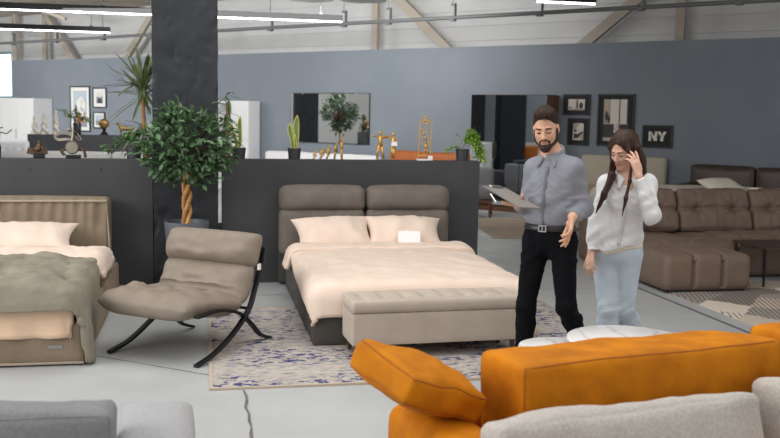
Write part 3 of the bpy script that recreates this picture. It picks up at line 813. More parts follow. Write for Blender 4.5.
for x, y, z, a, W, l, sd in ((1.43, 2.83, .50, 12, 1.10, 'wide light grey cushion leaning on the orange back cushion in the foreground', 1), (2.58, 3.09, .52, 12, 1.1, 'light grey cushion cut by the right edge beside the wide grey one', 4)):
    o = MB().soft((W, .17, .46), .042, (40, 8, 18), (.0, .05, .015), None, None, wr=.02, ws=3.2, seed=sd).build('throw_cushion', F_['grey_boucle'], None, smooth=180)
    o.matrix_world = T(x, y, z) @ rotz(R(a)) @ Matrix.Rotation(R(-14), 4, 'X')
    tag(o, l, 'cushion', 'grey cushions on the orange sofa')

# ------------------------------------------------------------------ grey sofa, lower left
gs = thing('sofa', 'grey woven sofa cut off at the lower left corner', 'sofa', (-.6, 2.9, 0), R(2))
MB().soft((1.3, .30, .58), .05, (24, 5, 8), m=T(-.42, .26, .32)).build('back_frame', F_['pale_weave'], gs, smooth=180)
MB().soft((.25, .85, .665), .045, (7, 20, 12), (0, 0, .01), m=T(.445, -.06, .36)).build('armrest', F_['pale_weave'], gs, smooth=180)
MB().soft((1.3, .8, .3), .05, (20, 14, 6), (0, 0, .02), m=T(-.38, -.25, .23)).build('seat_cushion', F_['grey_weave'], gs, smooth=180)
boxcush('back_cushion', (1.0, .24, .465), T(-.17, -.06, .575) @ Matrix.Rotation(R(-6), 4, 'X'), F_['grey_weave'], F_['grey_weave'], gs, 3, (0, .04, .02), .012)
# ------------------------------------------------------------------ things along the far wall
MIR = mat('mirror_glass', '#e9eef2', .02, metal=1)
FRM = mat('black_picture_frame', '#1b1c1f', .45)
MATB = mat('white_mount', '#e4e4e2', .8)
MATK = mat('black_mount', '#26282c', .8)
def wall_thing(name, label, cat, s, z, off=0, group=None):
    t = thing(name, label, cat, (0, 0, 0), 0, group)
    t.matrix_world = WM @ Matrix.Translation((s, -off, z)); return t
t = wall_thing('wall_mirror', 'wide unframed wall mirror above the pale sofa on the blue grey wall', 'mirror', -4.44, 1.61, .0)
MB().box((-1.05, -.022, -.525), (1.05, -.002, .525)).build('backing', FRM, t, smooth=0)
MB().box((-1.035, -.028, -.51), (1.035, -.0225, .51)).build('mirror_pane', MIR, t, smooth=0)
for x in (-.72, .72):
    for z in (-.52, .52):
        MB().box((x - .03, -.034, z - .02), (x + .03, -.024, z + .02)).build('clip', mat('chrome', '#d8dadd', .15, metal=1), t, smooth=0)
MB().tube([(.2, -.012, -.53), (.205, -.012, -.9), (.2, -.012, -1.3)], .007, 6).build('cord', FRM, t)

# mirrored wardrobe
t = wall_thing('wardrobe', 'tall wardrobe with three mirrored doors and brown wood sides behind the man', 'wardrobe', -.01, 0, 0)
MB().box((-.76, -.44, .0), (.76, -.0, .10)).box((-.76, -.44, .10), (-.735, 0, 2.10)).box((.735, -.44, .10), (.76, 0, 2.10)).box((-.76, -.44, 2.08), (.76, 0, 2.10)).box((-.735, -.03, .1), (.735, 0, 2.08)).build('carcass', WOOD_B, t, smooth=0)
for i in range(3):
    x0 = -.757 + i * .506
    d = MB().box((x0, -.462, .115), (x0 + .5, -.442, 2.095)).build('door', FRM, t, smooth=0)
    MB().box((x0 + .004, -.466, .12), (x0 + .496, -.4625, 2.09)).build('mirror_pane', MIR, d, smooth=0)
    MB().box((x0 + (.47 if i != 1 else .02), -.48, .95), (x0 + (.482 if i != 1 else .032), -.4665, 1.25)).build('handle', FRM, d, smooth=0)

# pictures
GR1 = mat('photo_grey', '#8f949a', .7); GR2 = mat('photo_dark', '#3c3d40', .7); GR3 = mat('photo_light', '#d9d4cd', .7); SAND = mat('photo_sand', '#b8a797', .7)
RUST = mat('photo_rust', '#b5622f', .7); SKYB = mat('photo_pale_blue', '#b9c3ce', .7)
def picture(label, s0, s1, z0, z1, mw, mount, bg, shapes, fr=.03, dark=FRM, group='framed pictures on the far wall'):
    W, Hh = s1 - s0, z1 - z0
    t = wall_thing('framed_picture', label, 'picture', (s0 + s1) / 2, (z0 + z1) / 2, 0, group)
    a, b = W / 2, Hh / 2
    MB().box((-a, -.03, -b), (a, -.0, -b + fr)).box((-a, -.03, b - fr), (a, -.0, b)).box((-a, -.03, -b + fr), (-a + fr, -.0, b - fr)).box((a - fr, -.03, -b + fr), (a, -.0, b - fr)).build('frame', dark, t, smooth=0)
    MB().box((-a + fr, -.014, -b + fr), (a - fr, -.0, b - fr)).build('mount', mount, t, smooth=0)
    p = MB().box((-a + mw[0], -.016, -b + mw[1]), (a - mw[0], -.0142, b - mw[1])).build('photo', bg, t, smooth=0)
    for k, (m, polys) in enumerate(shapes):
        mb = MB(); dpt = .0165 + .0006 * k
        for poly in polys:
            n = len(poly); pts = [(-a + mw[0] + (W - 2 * mw[0]) * u, -b + mw[1] + (Hh - 2 * mw[1]) * v) for u, v in poly]
            mb.add([(x, -dpt, z) for x, z in pts], [tuple(range(n))])
        mb.build('photo_motif', m, p, smooth=0)
def blob(cx, cy, rx, ry, n=12, k=0): return [(cx + rx * math.cos(2 * math.pi * i / n) * (1 + .12 * math.sin(i * 2.3 + k)), cy + ry * math.sin(2 * math.pi * i / n) * (1 + .12 * math.cos(i * 1.7 + k))) for i in range(n)]
def rc(x0, y0, x1, y1): return [(x0, y0), (x1, y0), (x1, y1), (x0, y1)]
picture('small landscape framed photo above another, right of the wardrobe', .84, 1.35, 1.755, 2.12, (.10, .085), MATK, GR3,
        [(SAND, [rc(.45, 0, .62, 1), rc(0, 0, 1, .14)]), (GR2, [rc(.5, .2, .58, .8), blob(.78, .42, .12, .3), rc(.05, .2, .2, .3)])])
picture('small squarish framed photo below the landscape one, beside the man', .945, 1.345, 1.23, 1.705, (.10, .09), MATK, GR3,
        [(SAND, [[(0, 1), (0, .45), (.6, .95)], [(.6, .1), (1, .0), (1, .5)]]), (GR2, [[(.1, .1), (.5, .12), (.95, .45), (.9, .55), (.45, .35), (.1, .4)], blob(.25, .55, .12, .08)])])
picture('largest framed black and white room photo, between man and woman', 1.495, 2.155, 1.235, 2.125, (.11, .09), MATK, SAND,
        [(GR3, [rc(.28, .42, .62, 1), rc(.68, .42, .95, 1)]), (GR2, [rc(.62, .42, .66, 1), rc(.94, .42, 1, 1), rc(.0, .08, .52, .4), rc(.64, .05, 1, .4)]), (GR1, [rc(.02, .42, .26, .68)]), (GR2, [blob(.12, .6, .06, .12), blob(.22, .52, .05, .1)]), (GR3, [blob(.5, .36, .06, .16), blob(.55, .24, .12, .08)])])
t = wall_thing('framed_picture', 'dark framed picture with light letters NY, right of the woman', 'picture', 2.565, 1.42, 0, 'framed pictures on the far wall')
a, b, fr = .26, .19, .03
MB().box((-a, -.03, -b), (a, -.0, -b + fr)).box((-a, -.03, b - fr), (a, -.0, b)).box((-a, -.03, -b + fr), (-a + fr, -.0, b - fr)).box((a - fr, -.03, -b + fr), (a, -.0, b - fr)).build('frame', FRM, t, smooth=0)
MB().box((-a + fr, -.014, -b + fr), (a - fr, -.0, b - fr)).build('mount', MATK, t, smooth=0)
LET = mat('collage_letter', '#efeae2', .7, col2='#8d8a86', nscale=22, detail=6, lo=.45, hi=.68)
XM = Matrix.Rotation(R(90), 4, 'X')
Nn = [(0, 0), (.045, 0), (.045, .095), (.1, 0), (.145, 0), (.145, .16), (.1, .16), (.1, .065), (.045, .16), (0, .16)]
Yy = [(.05, 0), (.1, 0), (.1, .065), (.155, .16), (.102, .16), (.075, .108), (.048, .16), (-.005, .16), (.05, .065)]
MB().prism([(x - .15, y - .075) for x, y in Nn], .0145, .018, XM).build('letter_n', LET, t, smooth=0)
MB().prism([(x + .0, y - .075) for x, y in Yy], .0145, .018, XM).build('letter_y', LET, t, smooth=0)
WHF = mat('dark_grey_frame', '#2b3237', .5)
picture('tall framed picture with white mount, head in pale wrap and rust scarf, far left', -13.1, -12.285, 1.13, 2.30, (.13, .12), MATB, SKYB,
        [(GR1, [rc(0, 0, 1, .16)]), (RUST, [[(.3, .12), (.75, .12), (.9, .42), (.6, .36), (.25, .3)]]), (MATB, [blob(.55, .62, .32, .2, k=2), blob(.62, .4, .14, .2)]), (GR2, [blob(.2, .5, .07, .12)]), (GR3, [blob(.62, .68, .14, .11, k=1)])], dark=WHF)
picture('upper of two small white mounted pictures beside the tall one, far left', -12.17, -11.63, 1.745, 2.26, (.14, .12), MATB, GR1,
        [(GR3, [rc(0, .6, 1, 1)]), (GR2, [[(.1, 0), (.9, 0), (.8, .35), (.55, .7), (.3, .55)]]), (GR3, [blob(.5, .55, .12, .1)])], dark=WHF)
picture('lower of two small white mounted pictures beside the tall one, far left', -12.16, -11.7, 1.225, 1.645, (.09, .08), MATB, SKYB,
        [(GR1, [[(0, 0), (1, 0), (1, .5), (.6, .35), (.3, .6), (0, .4)]]), (GR2, [blob(.6, .3, .14, .12)])], dark=WHF)

# white cupboards against the wall
WGL = mat('white_lacquer', '#dfe0e2', .35)
t = wall_thing('cabinet', 'tall white cabinet with an open shelf column, left of the wall mirror', 'cabinet', -6.86, 0, .02)
MB().box((-.5, -.36, 0), (.48, 0, .06)).box((-.5, -.36, .06), (-.47, 0, 1.95)).box((-.04, -.36, .06), (.48, -.02, 1.95)).box((-.47, -.36, 1.90), (-.04, 0, 1.95)).box((-.47, -.03, .06), (-.04, 0, 1.9)).build('carcass', WGL, t, smooth=0)
for z in (.5, .95, 1.42):
    MB().box((-.468, -.34, z), (-.042, -.031, z + .022)).build('shelf', WGL, t, smooth=0)
MB().box((-.035, -.38, .07), (.475, -.361, 1.94)).build('door', WGL, t, smooth=0)
t = wall_thing('wardrobe', 'wide white wardrobe at the far left under the bright window', 'wardrobe', -15.3, 0, .02)
MB().box((-1.5, -.55, 0), (1.44, 0, 1.97)).build('carcass', WGL, t, smooth=0)
for i in range(4):
    d = MB().box((-1.495 + i * .735, -.57, .06), (-1.495 + i * .735 + .729, -.551, 1.95)).build('door', WGL, t, smooth=0)
    MB().box((-1.495 + i * .735 + .68, -.585, .9), (-1.495 + i * .735 + .70, -.571, 1.15)).build('handle', mat('chrome', '#d8dadd', .2, metal=1), d, smooth=0)

# sofas and beds along the wall
def low_sofa(name, label, s0, s1, zt, fab, off=.1, depth=.9, cat='sofa', split=2, seat=.42, rz=0):
    t = thing(name, label, cat); t.matrix_world = WM @ Matrix.Translation(((s0 + s1) / 2, -off, 0)) @ rotz(rz)
    W = s1 - s0
    MB().soft((W, depth, .2), .03, (12, 8, 4), m=T(0, -depth / 2, .14)).build('base', fab, t, smooth=180)
    for sx in (-1, 1): MB().soft((.16, depth, zt * .72 - .04), .05, (4, 8, 8), m=T(sx * (W / 2 - .08), -depth / 2, zt * .36 + .03)).build('armrest', fab, t, smooth=180)
    w = (W - .02) / split
    for i in range(split):
        x = -W / 2 + .01 + w * (i + .5)
        MB().soft((w - .01, .2, zt - .25), .06, (14, 5, 10), (0, .03, .01), m=T(x, -.12, zt / 2 + .125), wr=.01, seed=i).build('back_cushion', fab, t, smooth=180)
        w2 = (W - .34) / split; x = -W / 2 + .17 + w2 * (i + .5)
        MB().soft((w2 - .01, depth - .24, .18), .05, (14, 8, 5), (0, .0, .02), m=T(x, -.24 - (depth - .24) / 2, .33), wr=.01, seed=i + 5).build('seat_cushion', fab, t, smooth=180)
    return t
low_sofa('sofa', 'pale sofa below the wall mirror, behind the right partition', -6.0, -2.95, .88, F_['white_fab'])
low_sofa('sofa', 'cognac leather sofa behind the gold ornaments on the partition', -2.72, -.85, 1.0, F_['cognac'])
lt = low_sofa('sofa', 'dark brown leather sofa against the wall behind the corner sofa', 3.25, 6.3, 1.0, F_['leather'], .25, 1.0, split=3)
# sand bed beside the mirrored wardrobe
t = wall_thing('double_bed', 'bed with plain sand coloured headboard under the framed pictures', 'bed', 2.03, 0, .03)
MB().soft((1.50, .14, 1.08), .05, (16, 4, 12), m=T(0, -.07, .54)).build('headboard', F_['beige_head'], t, smooth=180)
MB().soft((1.5, 2.0, .34), .05, (12, 14, 5), m=T(0, -1.15, .19)).build('base', F_['beige_head'], t, smooth=180)
MB().soft((1.44, 1.95, .24), .08, (12, 14, 5), (0, 0, .03), m=T(0, -1.13, .47), wr=.01)  .build('mattress', F_['tan'], t, smooth=180)
# cream daybed behind the corner sofa
t = thing('daybed', 'cream upholstered daybed just behind the brown corner sofa', 'bed', (6.35, 11.35, 0), R(-4))
MB().soft((2.5, 1.0, .5), .06, (16, 10, 6), m=T(0, 0, .26)).build('base', F_['cream'], t, smooth=180)
MB().soft((2.5, 1.0, .26), .1, (24, 12, 6), (0, 0, .03), m=T(0, 0, .665), wr=.02, ws=3).build('mattress', F_['cream'], t, smooth=180)
o = MB().pillow(.62, .42, .18, seed=3).build('pillow', F_['cream'], None, smooth=180); o.matrix_world = T(6.62, 11.0, .845) @ rotz(R(20)) @ Matrix.Rotation(R(24), 4, 'X')
tag(o, 'cream pillow lying on the daybed behind the corner sofa', 'pillow')

# low items near the wardrobe
t = thing('armchair', 'small dark grey armchair on brown wood legs below the mirrored wardrobe', 'chair', (4.55, 15.35, 0), R(-20))
MB().soft((.62, .6, .2), .07, (10, 10, 6), (0, 0, .02), m=T(0, 0, .40)).build('seat', F_['grey_weave'], t, smooth=180)
MB().soft((.62, .14, .42), .06, (10, 4, 8), m=T(0, .26, .62)).build('backrest', F_['grey_weave'], t, smooth=180)
MB().box((-.29, -.28, .24), (.29, .28, .30)).build('frame', WOOD_B, t, smooth=0)
for x in (-.26, .26):
    for y in (-.25, .25): MB().tube([(x * 1.05, y * 1.05, 0), (x, y, .25)], .02, 8).build('leg', WOOD_B, t)
NAVY = mat('dark_slate_fabric', '#3b4048', .9)
t = thing('sofa', 'dark slate sofa seen only as a reflection in the wardrobe doors', 'sofa', (2.75, 14.6, 0), R(62))
MB().soft((1.9, .85, .42), .06, (16, 8, 6), m=T(0, 0, .23)).build('seat', NAVY, t, smooth=180)
MB().soft((1.9, .22, .50), .08, (16, 5, 8), m=T(0, -.33, .60)).build('backrest', NAVY, t, smooth=180)
for sx in (-.85, .85): MB().soft((.2, .85, .6), .07, (5, 8, 8), m=T(sx, 0, .32)).build('armrest', NAVY, t, smooth=180)

t = thing('sofa', 'cream sofa before a slate panel, seen only as a reflection in the wardrobe doors', 'sofa', (-4.75, 12.6, 0), R(-90))
MB().soft((2.0, .9, .45), .06, (12, 8, 6), m=T(0, 0, .24)).build('seat', F_['cream'], t, smooth=180)
MB().soft((2.0, .25, .95), .08, (12, 5, 8), m=T(0, -.35, .49)).build('backrest', F_['cream'], t, smooth=180)
for x, c, l in ((-.5, '#d8a23a', 'yellow'), (.3, '#c9762f', 'rust')):
    o = MB().pillow(.5, .42, .16).build('throw_cushion', mat(l + '_cushion', c, .85), None, smooth=180); o.matrix_world = T(-4.75, 12.6, .68) @ rotz(R(-90)) @ T(x, -.08, 0) @ Matrix.Rotation(R(70), 4, 'X')
    tag(o, l + ' cushion on the cream sofa, seen only as a reflection in the wardrobe', 'cushion')

# left background: second partition, white lounge pieces
struct('wall_partition', MB().box((-3.18, 18.0, 0), (-1.36, 18.14, 1.235)), M['darkpart'], smooth=0)
t = thing('sofa', 'long white sofa back visible just above the left partition', 'sofa', (-2.0, 15.0, 0))
for x0, x1 in ((-1.55, .60), (.62, 1.25)):
    MB().soft((x1 - x0, .25, .85), .05, (14, 4, 8), (0, .02, .01), m=T((x0 + x1) / 2, -.3, .64)).build('backrest', F_['white_fab'], t, smooth=180)
MB().soft((2.8, .9, .42), .05, (16, 8, 6), m=T(-.15, .05, .22)).build('seat', F_['white_fab'], t, smooth=180)
t = thing('armchair', 'white button tufted armchair at the far left before the white wardrobe', 'chair', (-3.36, 17.4, 0))
def tf3(P, u):
    if u[1] < -.5:
        for i in range(4):
            for j in range(4):
                r2 = (P[0] - (-.2 + .13 * i)) ** 2 + (P[2] - (-.2 + .13 * j)) ** 2; P[1] += .03 * math.exp(-r2 / .0012)
    return P
MB().soft((.62, .2, .72), .06, (40, 4, 40), (0, .02, 0), tf3, T(.0, .0, .78)).build('backrest', F_['white_fab'], t, smooth=180)
MB().soft((.66, .7, .42), .06, (10, 10, 6), m=T(0, -.3, .22)).build('seat', F_['white_fab'], t, smooth=180)
for sx in (-.38, .33): MB().soft((.15, .75, .98 if sx < 0 else .62), .06, (5, 10, 8), m=T(sx, -.28, .5 if sx < 0 else .32)).build('armrest', F_['white_fab'], t, smooth=180)
# ------------------------------------------------------------------ plants
LEAF = mat('ficus_leaf', '#3a5536', .32, col2='#6a8a62', nscale=4, detail=2)
LEAF2 = mat('pale_green_leaf', '#86b043', .5, col2='#a9cc60', nscale=6)
LEAF3 = mat('strap_leaf', '#5f7048', .45, col2='#8a966a', nscale=5)
SNK = mat('snake_leaf', '#5e7a4a', .45, col2='#86995a', nscale=20, stretch=(1, 1, .4)); SNKE = mat('yellow_leaf_edge', '#c9c768', .5)
BRCH = mat('twig_bark', '#3d3a2a', .9); POT = mat('dark_plastic_pot', '#33363b', .5); SOIL = mat('soil', '#3b2d22', .95, col2='#241c16', nscale=30)
POTG = mat('grey_plant_pot', '#5b6067', .5, col2='#646970', nscale=8); TRK = mat('braided_trunk', '#cf9f66', .8, col2='#a87a48', nscale=14, stretch=(1, 1, .3))
GOLD = mat('brushed_gold', '#d8ab60', .36, metal=.65); AGOLD = mat('antique_gold', '#94794a', .4, metal=.75); SILV = mat('antique_silver', '#969085', .4, metal=.7); BRZ = mat('bronze', '#5d4c3a', .4, metal=.7)
BLACKP = mat('black_lacquer', '#141416', .35); WSTONE = mat('white_carved_stone', '#d9d3c9', .7, col2='#bfb8ad', nscale=18)
rng = random.Random(5)
def leaf(mb, base, d, nrm, L, W, droop=.15, fold=.15):
    d = Vector(d).normalized(); s = d.cross(Vector(nrm)).normalized(); n = s.cross(d).normalized(); b = Vector(base)
    def P(t, w, h=0): return b + d * (L * t) + s * (W * w) + n * (h * W - droop * L * t * t)
    vs = [P(0, 0), P(.3, .42, fold), P(.3, 0), P(.3, -.42, fold), P(.65, .42, fold), P(.65, 0), P(.65, -.42, fold), P(1, 0)]
    mb.add(vs, [(0, 2, 1), (0, 3, 2), (1, 2, 5, 4), (2, 3, 6, 5), (4, 5, 7), (5, 6, 7)])
def strap(mb, base, d, L, W, droop, n=7, twist=0):
    d = Vector(d).normalized(); b = Vector(base); hz = Vector((d[0], d[1], 0)); hz = hz.normalized() if hz.length > .05 else Vector((1, 0, 0))
    s = Vector((-hz[1], hz[0], 0)); rows = []
    for i in range(n + 1):
        t = i / n; p = b + d * L * t + Vector((0, 0, -droop * L * t * t)) ; wv = W * (math.sin(math.pi * min(1, .15 + .85 * t)) ** .6) * (1 if t < 1 else 0)
        rows.append([p - s * wv, p + Vector((0, 0, -.25 * wv)), p + s * wv])
    mb.grid(rows)
def pot(t, r, h, m, z0=0, taper=.75, rim=.06):
    MB().lathe([(1e-5, z0), (r * taper, z0), (r * .98, z0 + h - .04 * h), (r, z0 + h - .03 * h), (r, z0 + h), (r * (1 - rim), z0 + h), (r * (1 - rim) * .97, z0 + h * .9), (1e-5, z0 + h * .9)], 32).build('pot', m, t, smooth=40)
    MB().lathe([(1e-5, z0 + h * .915), (r * (1 - rim) * .96, z0 + h * .905), (r * (1 - rim) * .96, z0 + h * .901)], 24).build('soil', SOIL, t)

def crown(c, rad, clumps, per, size, seed, flat=1.0):
    mb = MB(); rg = random.Random(seed); br = MB()
    for k in range(clumps):
        while True:
            v = Vector((rg.uniform(-1, 1), rg.uniform(-1, 1), rg.uniform(-1, 1)))
            if .15 < v.length < 1: break
        v = v.normalized() * (v.length ** .45)
        p = Vector(c) + Vector((v[0] * rad[0], v[1] * rad[1], v[2] * rad[2]))
        out = Vector((v[0], v[1], v[2] * .4 + .25)).normalized()
        for i in range(per):
            dd = (out + Vector((rg.gauss(0, .8), rg.gauss(0, .8), rg.gauss(0, .55)))).normalized()
            q = p + Vector((rg.gauss(0, .05), rg.gauss(0, .05), rg.gauss(0, .045)))
            L = size * rg.uniform(.7, 1.3)
            leaf(mb, q, dd, Vector((rg.gauss(0, .4), rg.gauss(0, .4), 1)), L, L * .5, rg.uniform(.05, .35))
        br.tube([Vector(c) - Vector((0, 0, rad[2] * .8)), Vector(c).lerp(p, .5) - Vector((0, 0, .08)), p], [.008, .005, .002], 5)
    return mb, br

# braided ficus in the grey pot
t = thing('ficus_tree', 'bushy ficus tree with braided trunk in a grey pot before the dark column', 'plant', (-.17, 8.80, 0))
MB().lathe([(1e-5, 0), (.135, 0), (.205, .66), (.205, .685), (.19, .685), (.185, .64), (1e-5, .64)], 40).build('pot', POTG, t, smooth=40)
MB().lathe([(1e-5, .652), (.183, .645), (.183, .641)], 24).build('soil', SOIL, t)
tk = MB()
for k in range(3):
    ph = 2 * math.pi * k / 3; pts = []
    for i in range(25):
        z = .62 + .52 * i / 24; a = ph + z * 13.5; rr = .03 + .004 * math.sin(i)
        pts.append((rr * math.cos(a), rr * math.sin(a), z))
    tk.tube(pts, .019, 8)
tk.build('trunk', TRK, t)
cr, br = crown((.0, 0, 1.385), (.385, .26, .315), 125, 13, .078, 3)
cr.build('foliage', LEAF, t, smooth=0); br.build('branches', BRCH, t)

# tall dracaena behind the column with thinner shrub around it
t = thing('dracaena', 'tall spiky dracaena rising behind the left edge of the dark column', 'plant', (-.66, 10.45, 0))
pot(t, .2, .5, POTG)
MB().tube([(0, 0, .4), (.02, .0, 1.2), (.0, 0, 1.95)], [.03, .025, .02], 8).build('trunk', TRK, t)
mb = MB()
for k in range(70):
    a = rng.uniform(0, 2 * math.pi); e = rng.uniform(-.5, 1.3)
    strap(mb, (0, 0, 1.93 + rng.uniform(-.1, .08)), (math.cos(a) * math.cos(e), math.sin(a) * math.cos(e), math.sin(e)), rng.uniform(.42, .58), .018, rng.uniform(.02, .2))
for k in range(26):
    a = rng.uniform(0, 2 * math.pi); e = rng.uniform(-1.2, .4)
    strap(mb, (0, 0, 1.5 + rng.uniform(-.1, .1)), (math.cos(a) * math.cos(e), math.sin(a) * math.cos(e), math.sin(e)), rng.uniform(.3, .45), .016, rng.uniform(.1, .3))
mb.build('foliage', LEAF3, t, smooth=0)
t = thing('palm_plant', 'slender leafy plant showing past the right edge of the dark column', 'plant', (.24, 10.5, 0))
pot(t, .17, .45, POTG)
MB().tube([(0, 0, .4), (.01, .0, 1.2), (.0, 0, 1.8)], [.02, .016, .01], 8).build('trunk', TRK, t)
mb = MB()
for k in range(60):
    z = rng.uniform(1.25, 1.9); a = rng.uniform(0, 2 * math.pi); e = rng.uniform(-.6, .6)
    strap(mb, (0, 0, z), (math.cos(a) * math.cos(e), math.sin(a) * math.cos(e), math.sin(e)), rng.uniform(.14, .26), .014, rng.uniform(.2, .6))
mb.build('foliage', mat('soft_green_leaf', '#5f8454', .5, col2='#7a9c68', nscale=6), t, smooth=0)
# tree reflected in the wall mirror
t = thing('ficus_tree', 'dark leafy tree seen as a reflection in the wall mirror', 'plant', (-5.7, 18.35, 0))
pot(t, .25, .5, POTG)
MB().tube([(0, 0, .45), (.03, 0, 1.0), (0, 0, 1.5)], [.03, .025, .02], 8).build('trunk', TRK, t)
cr, br = crown((0, 0, 1.72), (.55, .5, .5), 120, 12, .11, 8)
cr.build('foliage', LEAF, t, smooth=0); br.build('branches', WOOD_B, t)

# snake plants on the right partition
ZT = 1.24
def snake(x, label, leaves, seed):
    t = thing('snake_plant', label, 'plant', (x, 9.38, ZT), 0, 'snake plants on the right partition')
    pot(t, .07, .11, POT, taper=.82)
    for (dx, dy, lx, hh, wd, rot) in leaves:
        mb = MB(); ed = MB(); rows = []; e1 = []; e2 = []
        for i in range(15):
            q = i / 14; z = .09 + hh * q; wv = wd * (.55 + .9 * q) * (1 if q < .6 else max(0, 1 - ((q - .6) / .4) ** 2.2)) * .75
            cx = dx + lx * q + .006 * math.sin(q * 6); cy = dy
            ca, sa = math.cos(rot), math.sin(rot)
            rows.append([(cx + u * wv * ca, cy + u * wv * sa + .012 * (1 - u * u), z) for u in (-1, -.5, 0, .5, 1)])
            e1.append((cx - wv * ca, cy - wv * sa, z)); e2.append((cx + wv * ca, cy + wv * sa, z))
        lf = mb.grid(rows).build('leaf', SNK, t, smooth=180, solid=.004)
        ed.tube(e1, .005, 5); ed.tube(e2, .005, 5); ed.build('leaf_edge', SNKE, lf)
snake(.33, 'snake plant in black pot nearest the dark column on the partition', [(.0, 0, .015, .33, .028, .5), (-.02, .01, -.05, .26, .022, -.2)], 1)
snake(.88, 'snake plant in black pot left of the gold walking figures', [(.01, 0, .02, .35, .034, .3), (-.015, .01, -.03, .27, .026, -.3), (.0, -.01, .01, .16, .018, .1)], 2)
# fern
t = thing('potted_fern', 'small potted fern with bright green fronds on the right partition end', 'plant', (2.63, 9.38, ZT))
pot(t, .072, .12, POT, taper=.85)
mb = MB(); st_ = MB()
def frond(pts, n, ll, seed):
    rg = random.Random(seed); c = catmull(pts, 8); st_.tube(c, .0025, 4)
    for i in range(len(c) // 4, len(c)):
        for k in range(n):
            a = rg.uniform(0, 6.28); leaf(mb, c[i] + Vector((rg.gauss(0, .012), rg.gauss(0, .02), rg.gauss(0, .012))), (math.cos(a), .6 * math.sin(a), rg.uniform(-.6, .5)), (0, 0, 1), ll * rg.uniform(.7, 1.2), ll * .5, .2)
frond([(0, 0, .11), (.05, -.01, .24), (.13, -.02, .25), (.2, -.03, .13), (.21, -.04, .0)], 24, .036, 1)
frond([(0, 0, .11), (.04, .01, .2), (.10, .02, .22), (.17, .02, .14), (.19, .02, .04)], 20, .034, 2)
frond([(0, 0, .11), (.06, -.02, .22), (.12, -.04, .18), (.15, -.04, .05)], 18, .034, 22)
frond([(0, 0, .11), (.05, .0, .28), (.09, .0, .32), (.15, -.02, .26)], 10, .028, 3)
frond([(0, 0, .11), (-.05, .0, .14), (-.12, -.02, .13), (-.19, -.03, .09)], 4, .035, 4)
frond([(0, 0, .11), (-.02, .01, .22), (-.05, .02, .27), (-.08, .02, .26)], 1, .02, 6)
mb.build('fronds', LEAF2, t, smooth=0); st_.build('stems', LEAF3, t)
# trailing plant on the left partition
t = thing('potted_plant', 'trailing green plant in black pot on the left partition by the ficus', 'plant', (-.68, 9.38, 1.23))
pot(t, .075, .12, POT, taper=.85)
mb = MB(); st_ = MB()
frond([(0, 0, .11), (-.08, -.02, .17), (-.16, -.03, .13), (-.24, -.03, .08), (-.28, -.03, .14)], 2, .05, 11)
frond([(0, 0, .11), (-.05, 0, .19), (-.12, 0, .2), (-.2, .01, .15)], 2, .05, 12)
frond([(0, 0, .11), (.02, 0, .22), (.06, 0, .28)], 4, .055, 13); frond([(0, 0, .11), (-.04, -.02, .2), (-.03, -.03, .27)], 4, .055, 14); frond([(0, 0, .11), (.06, -.03, .16), (.11, -.03, .13)], 4, .05, 15)
mb.build('foliage', mat('trailing_leaf', '#4f7a3a', .45, col2='#6f9a4c', nscale=6), t, smooth=0); st_.build('stems', LEAF3, t)

# ------------------------------------------------------------------ small figures
def figure(mb, h, base, lean=0, knee=0, arm_l=None, arm_r=None, face=0, legs=.06, hunch=0, k=1.0):
    """slim standing metal figure of height h; arms are hand offsets (fractions of h) from the shoulder"""
    B = Vector(base); rm = rotz(face)
    def P(x, y, z): return B + rm @ Vector((x * h, y * h, z * h))
    hip = (lean * .4, 0, .50 - knee * .12); ch_ = (lean * .9 + hunch * .5, 0, .76 - knee * .12 - hunch * .12); hd = (lean * 1.1 + hunch, 0, .92 - knee * .12 - hunch * .22)
    for s in (-1, 1):
        kn = (knee * .14 + s * .03, s * legs * .8, .26 - knee * .02)
        mb.tube([P(hip[0], s * .04, hip[2]), P(*kn), P(s * .02, s * legs, .02)], [.058 * h * k, .042 * h * k, .03 * h * k], 8)
        mb.ball(P(s * .02 + .03, s * legs, .018), .03 * h, 8, sc=(1.6, 1, .6))
    mb.tube([P(hip[0], 0, hip[2] - .03), P((hip[0] + ch_[0]) / 2, 0, (hip[2] + ch_[2]) / 2), P(*ch_), P(hd[0] * .8 + ch_[0] * .2, 0, ch_[2] + .07)], [.075 * h * k, .062 * h * k, .085 * h * k, .03 * h * k], 10)
    mb.ball(P(*hd), .062 * h * max(1, k * .9), 10, sc=(.95, .9, 1.15))
    for s, a in ((1, arm_l), (-1, arm_r)):
        if a is None: a = (.02, s * .03, -.32)
        S = (ch_[0], s * .10, ch_[2] + .03); E = (S[0] + a[0] * .5 - .03, S[1] + a[1] * .5 + s * .015, S[2] + a[2] * .5); W_ = (S[0] + a[0], S[1] + a[1], S[2] + a[2])
        mb.tube([P(ch_[0], s * .05, ch_[2] + .02), P(*S), P(*E), P(*W_)], [.04 * h * k, .036 * h * k, .028 * h * k, .022 * h * k], 8)
        mb.ball(P(*W_), .026 * h, 8)
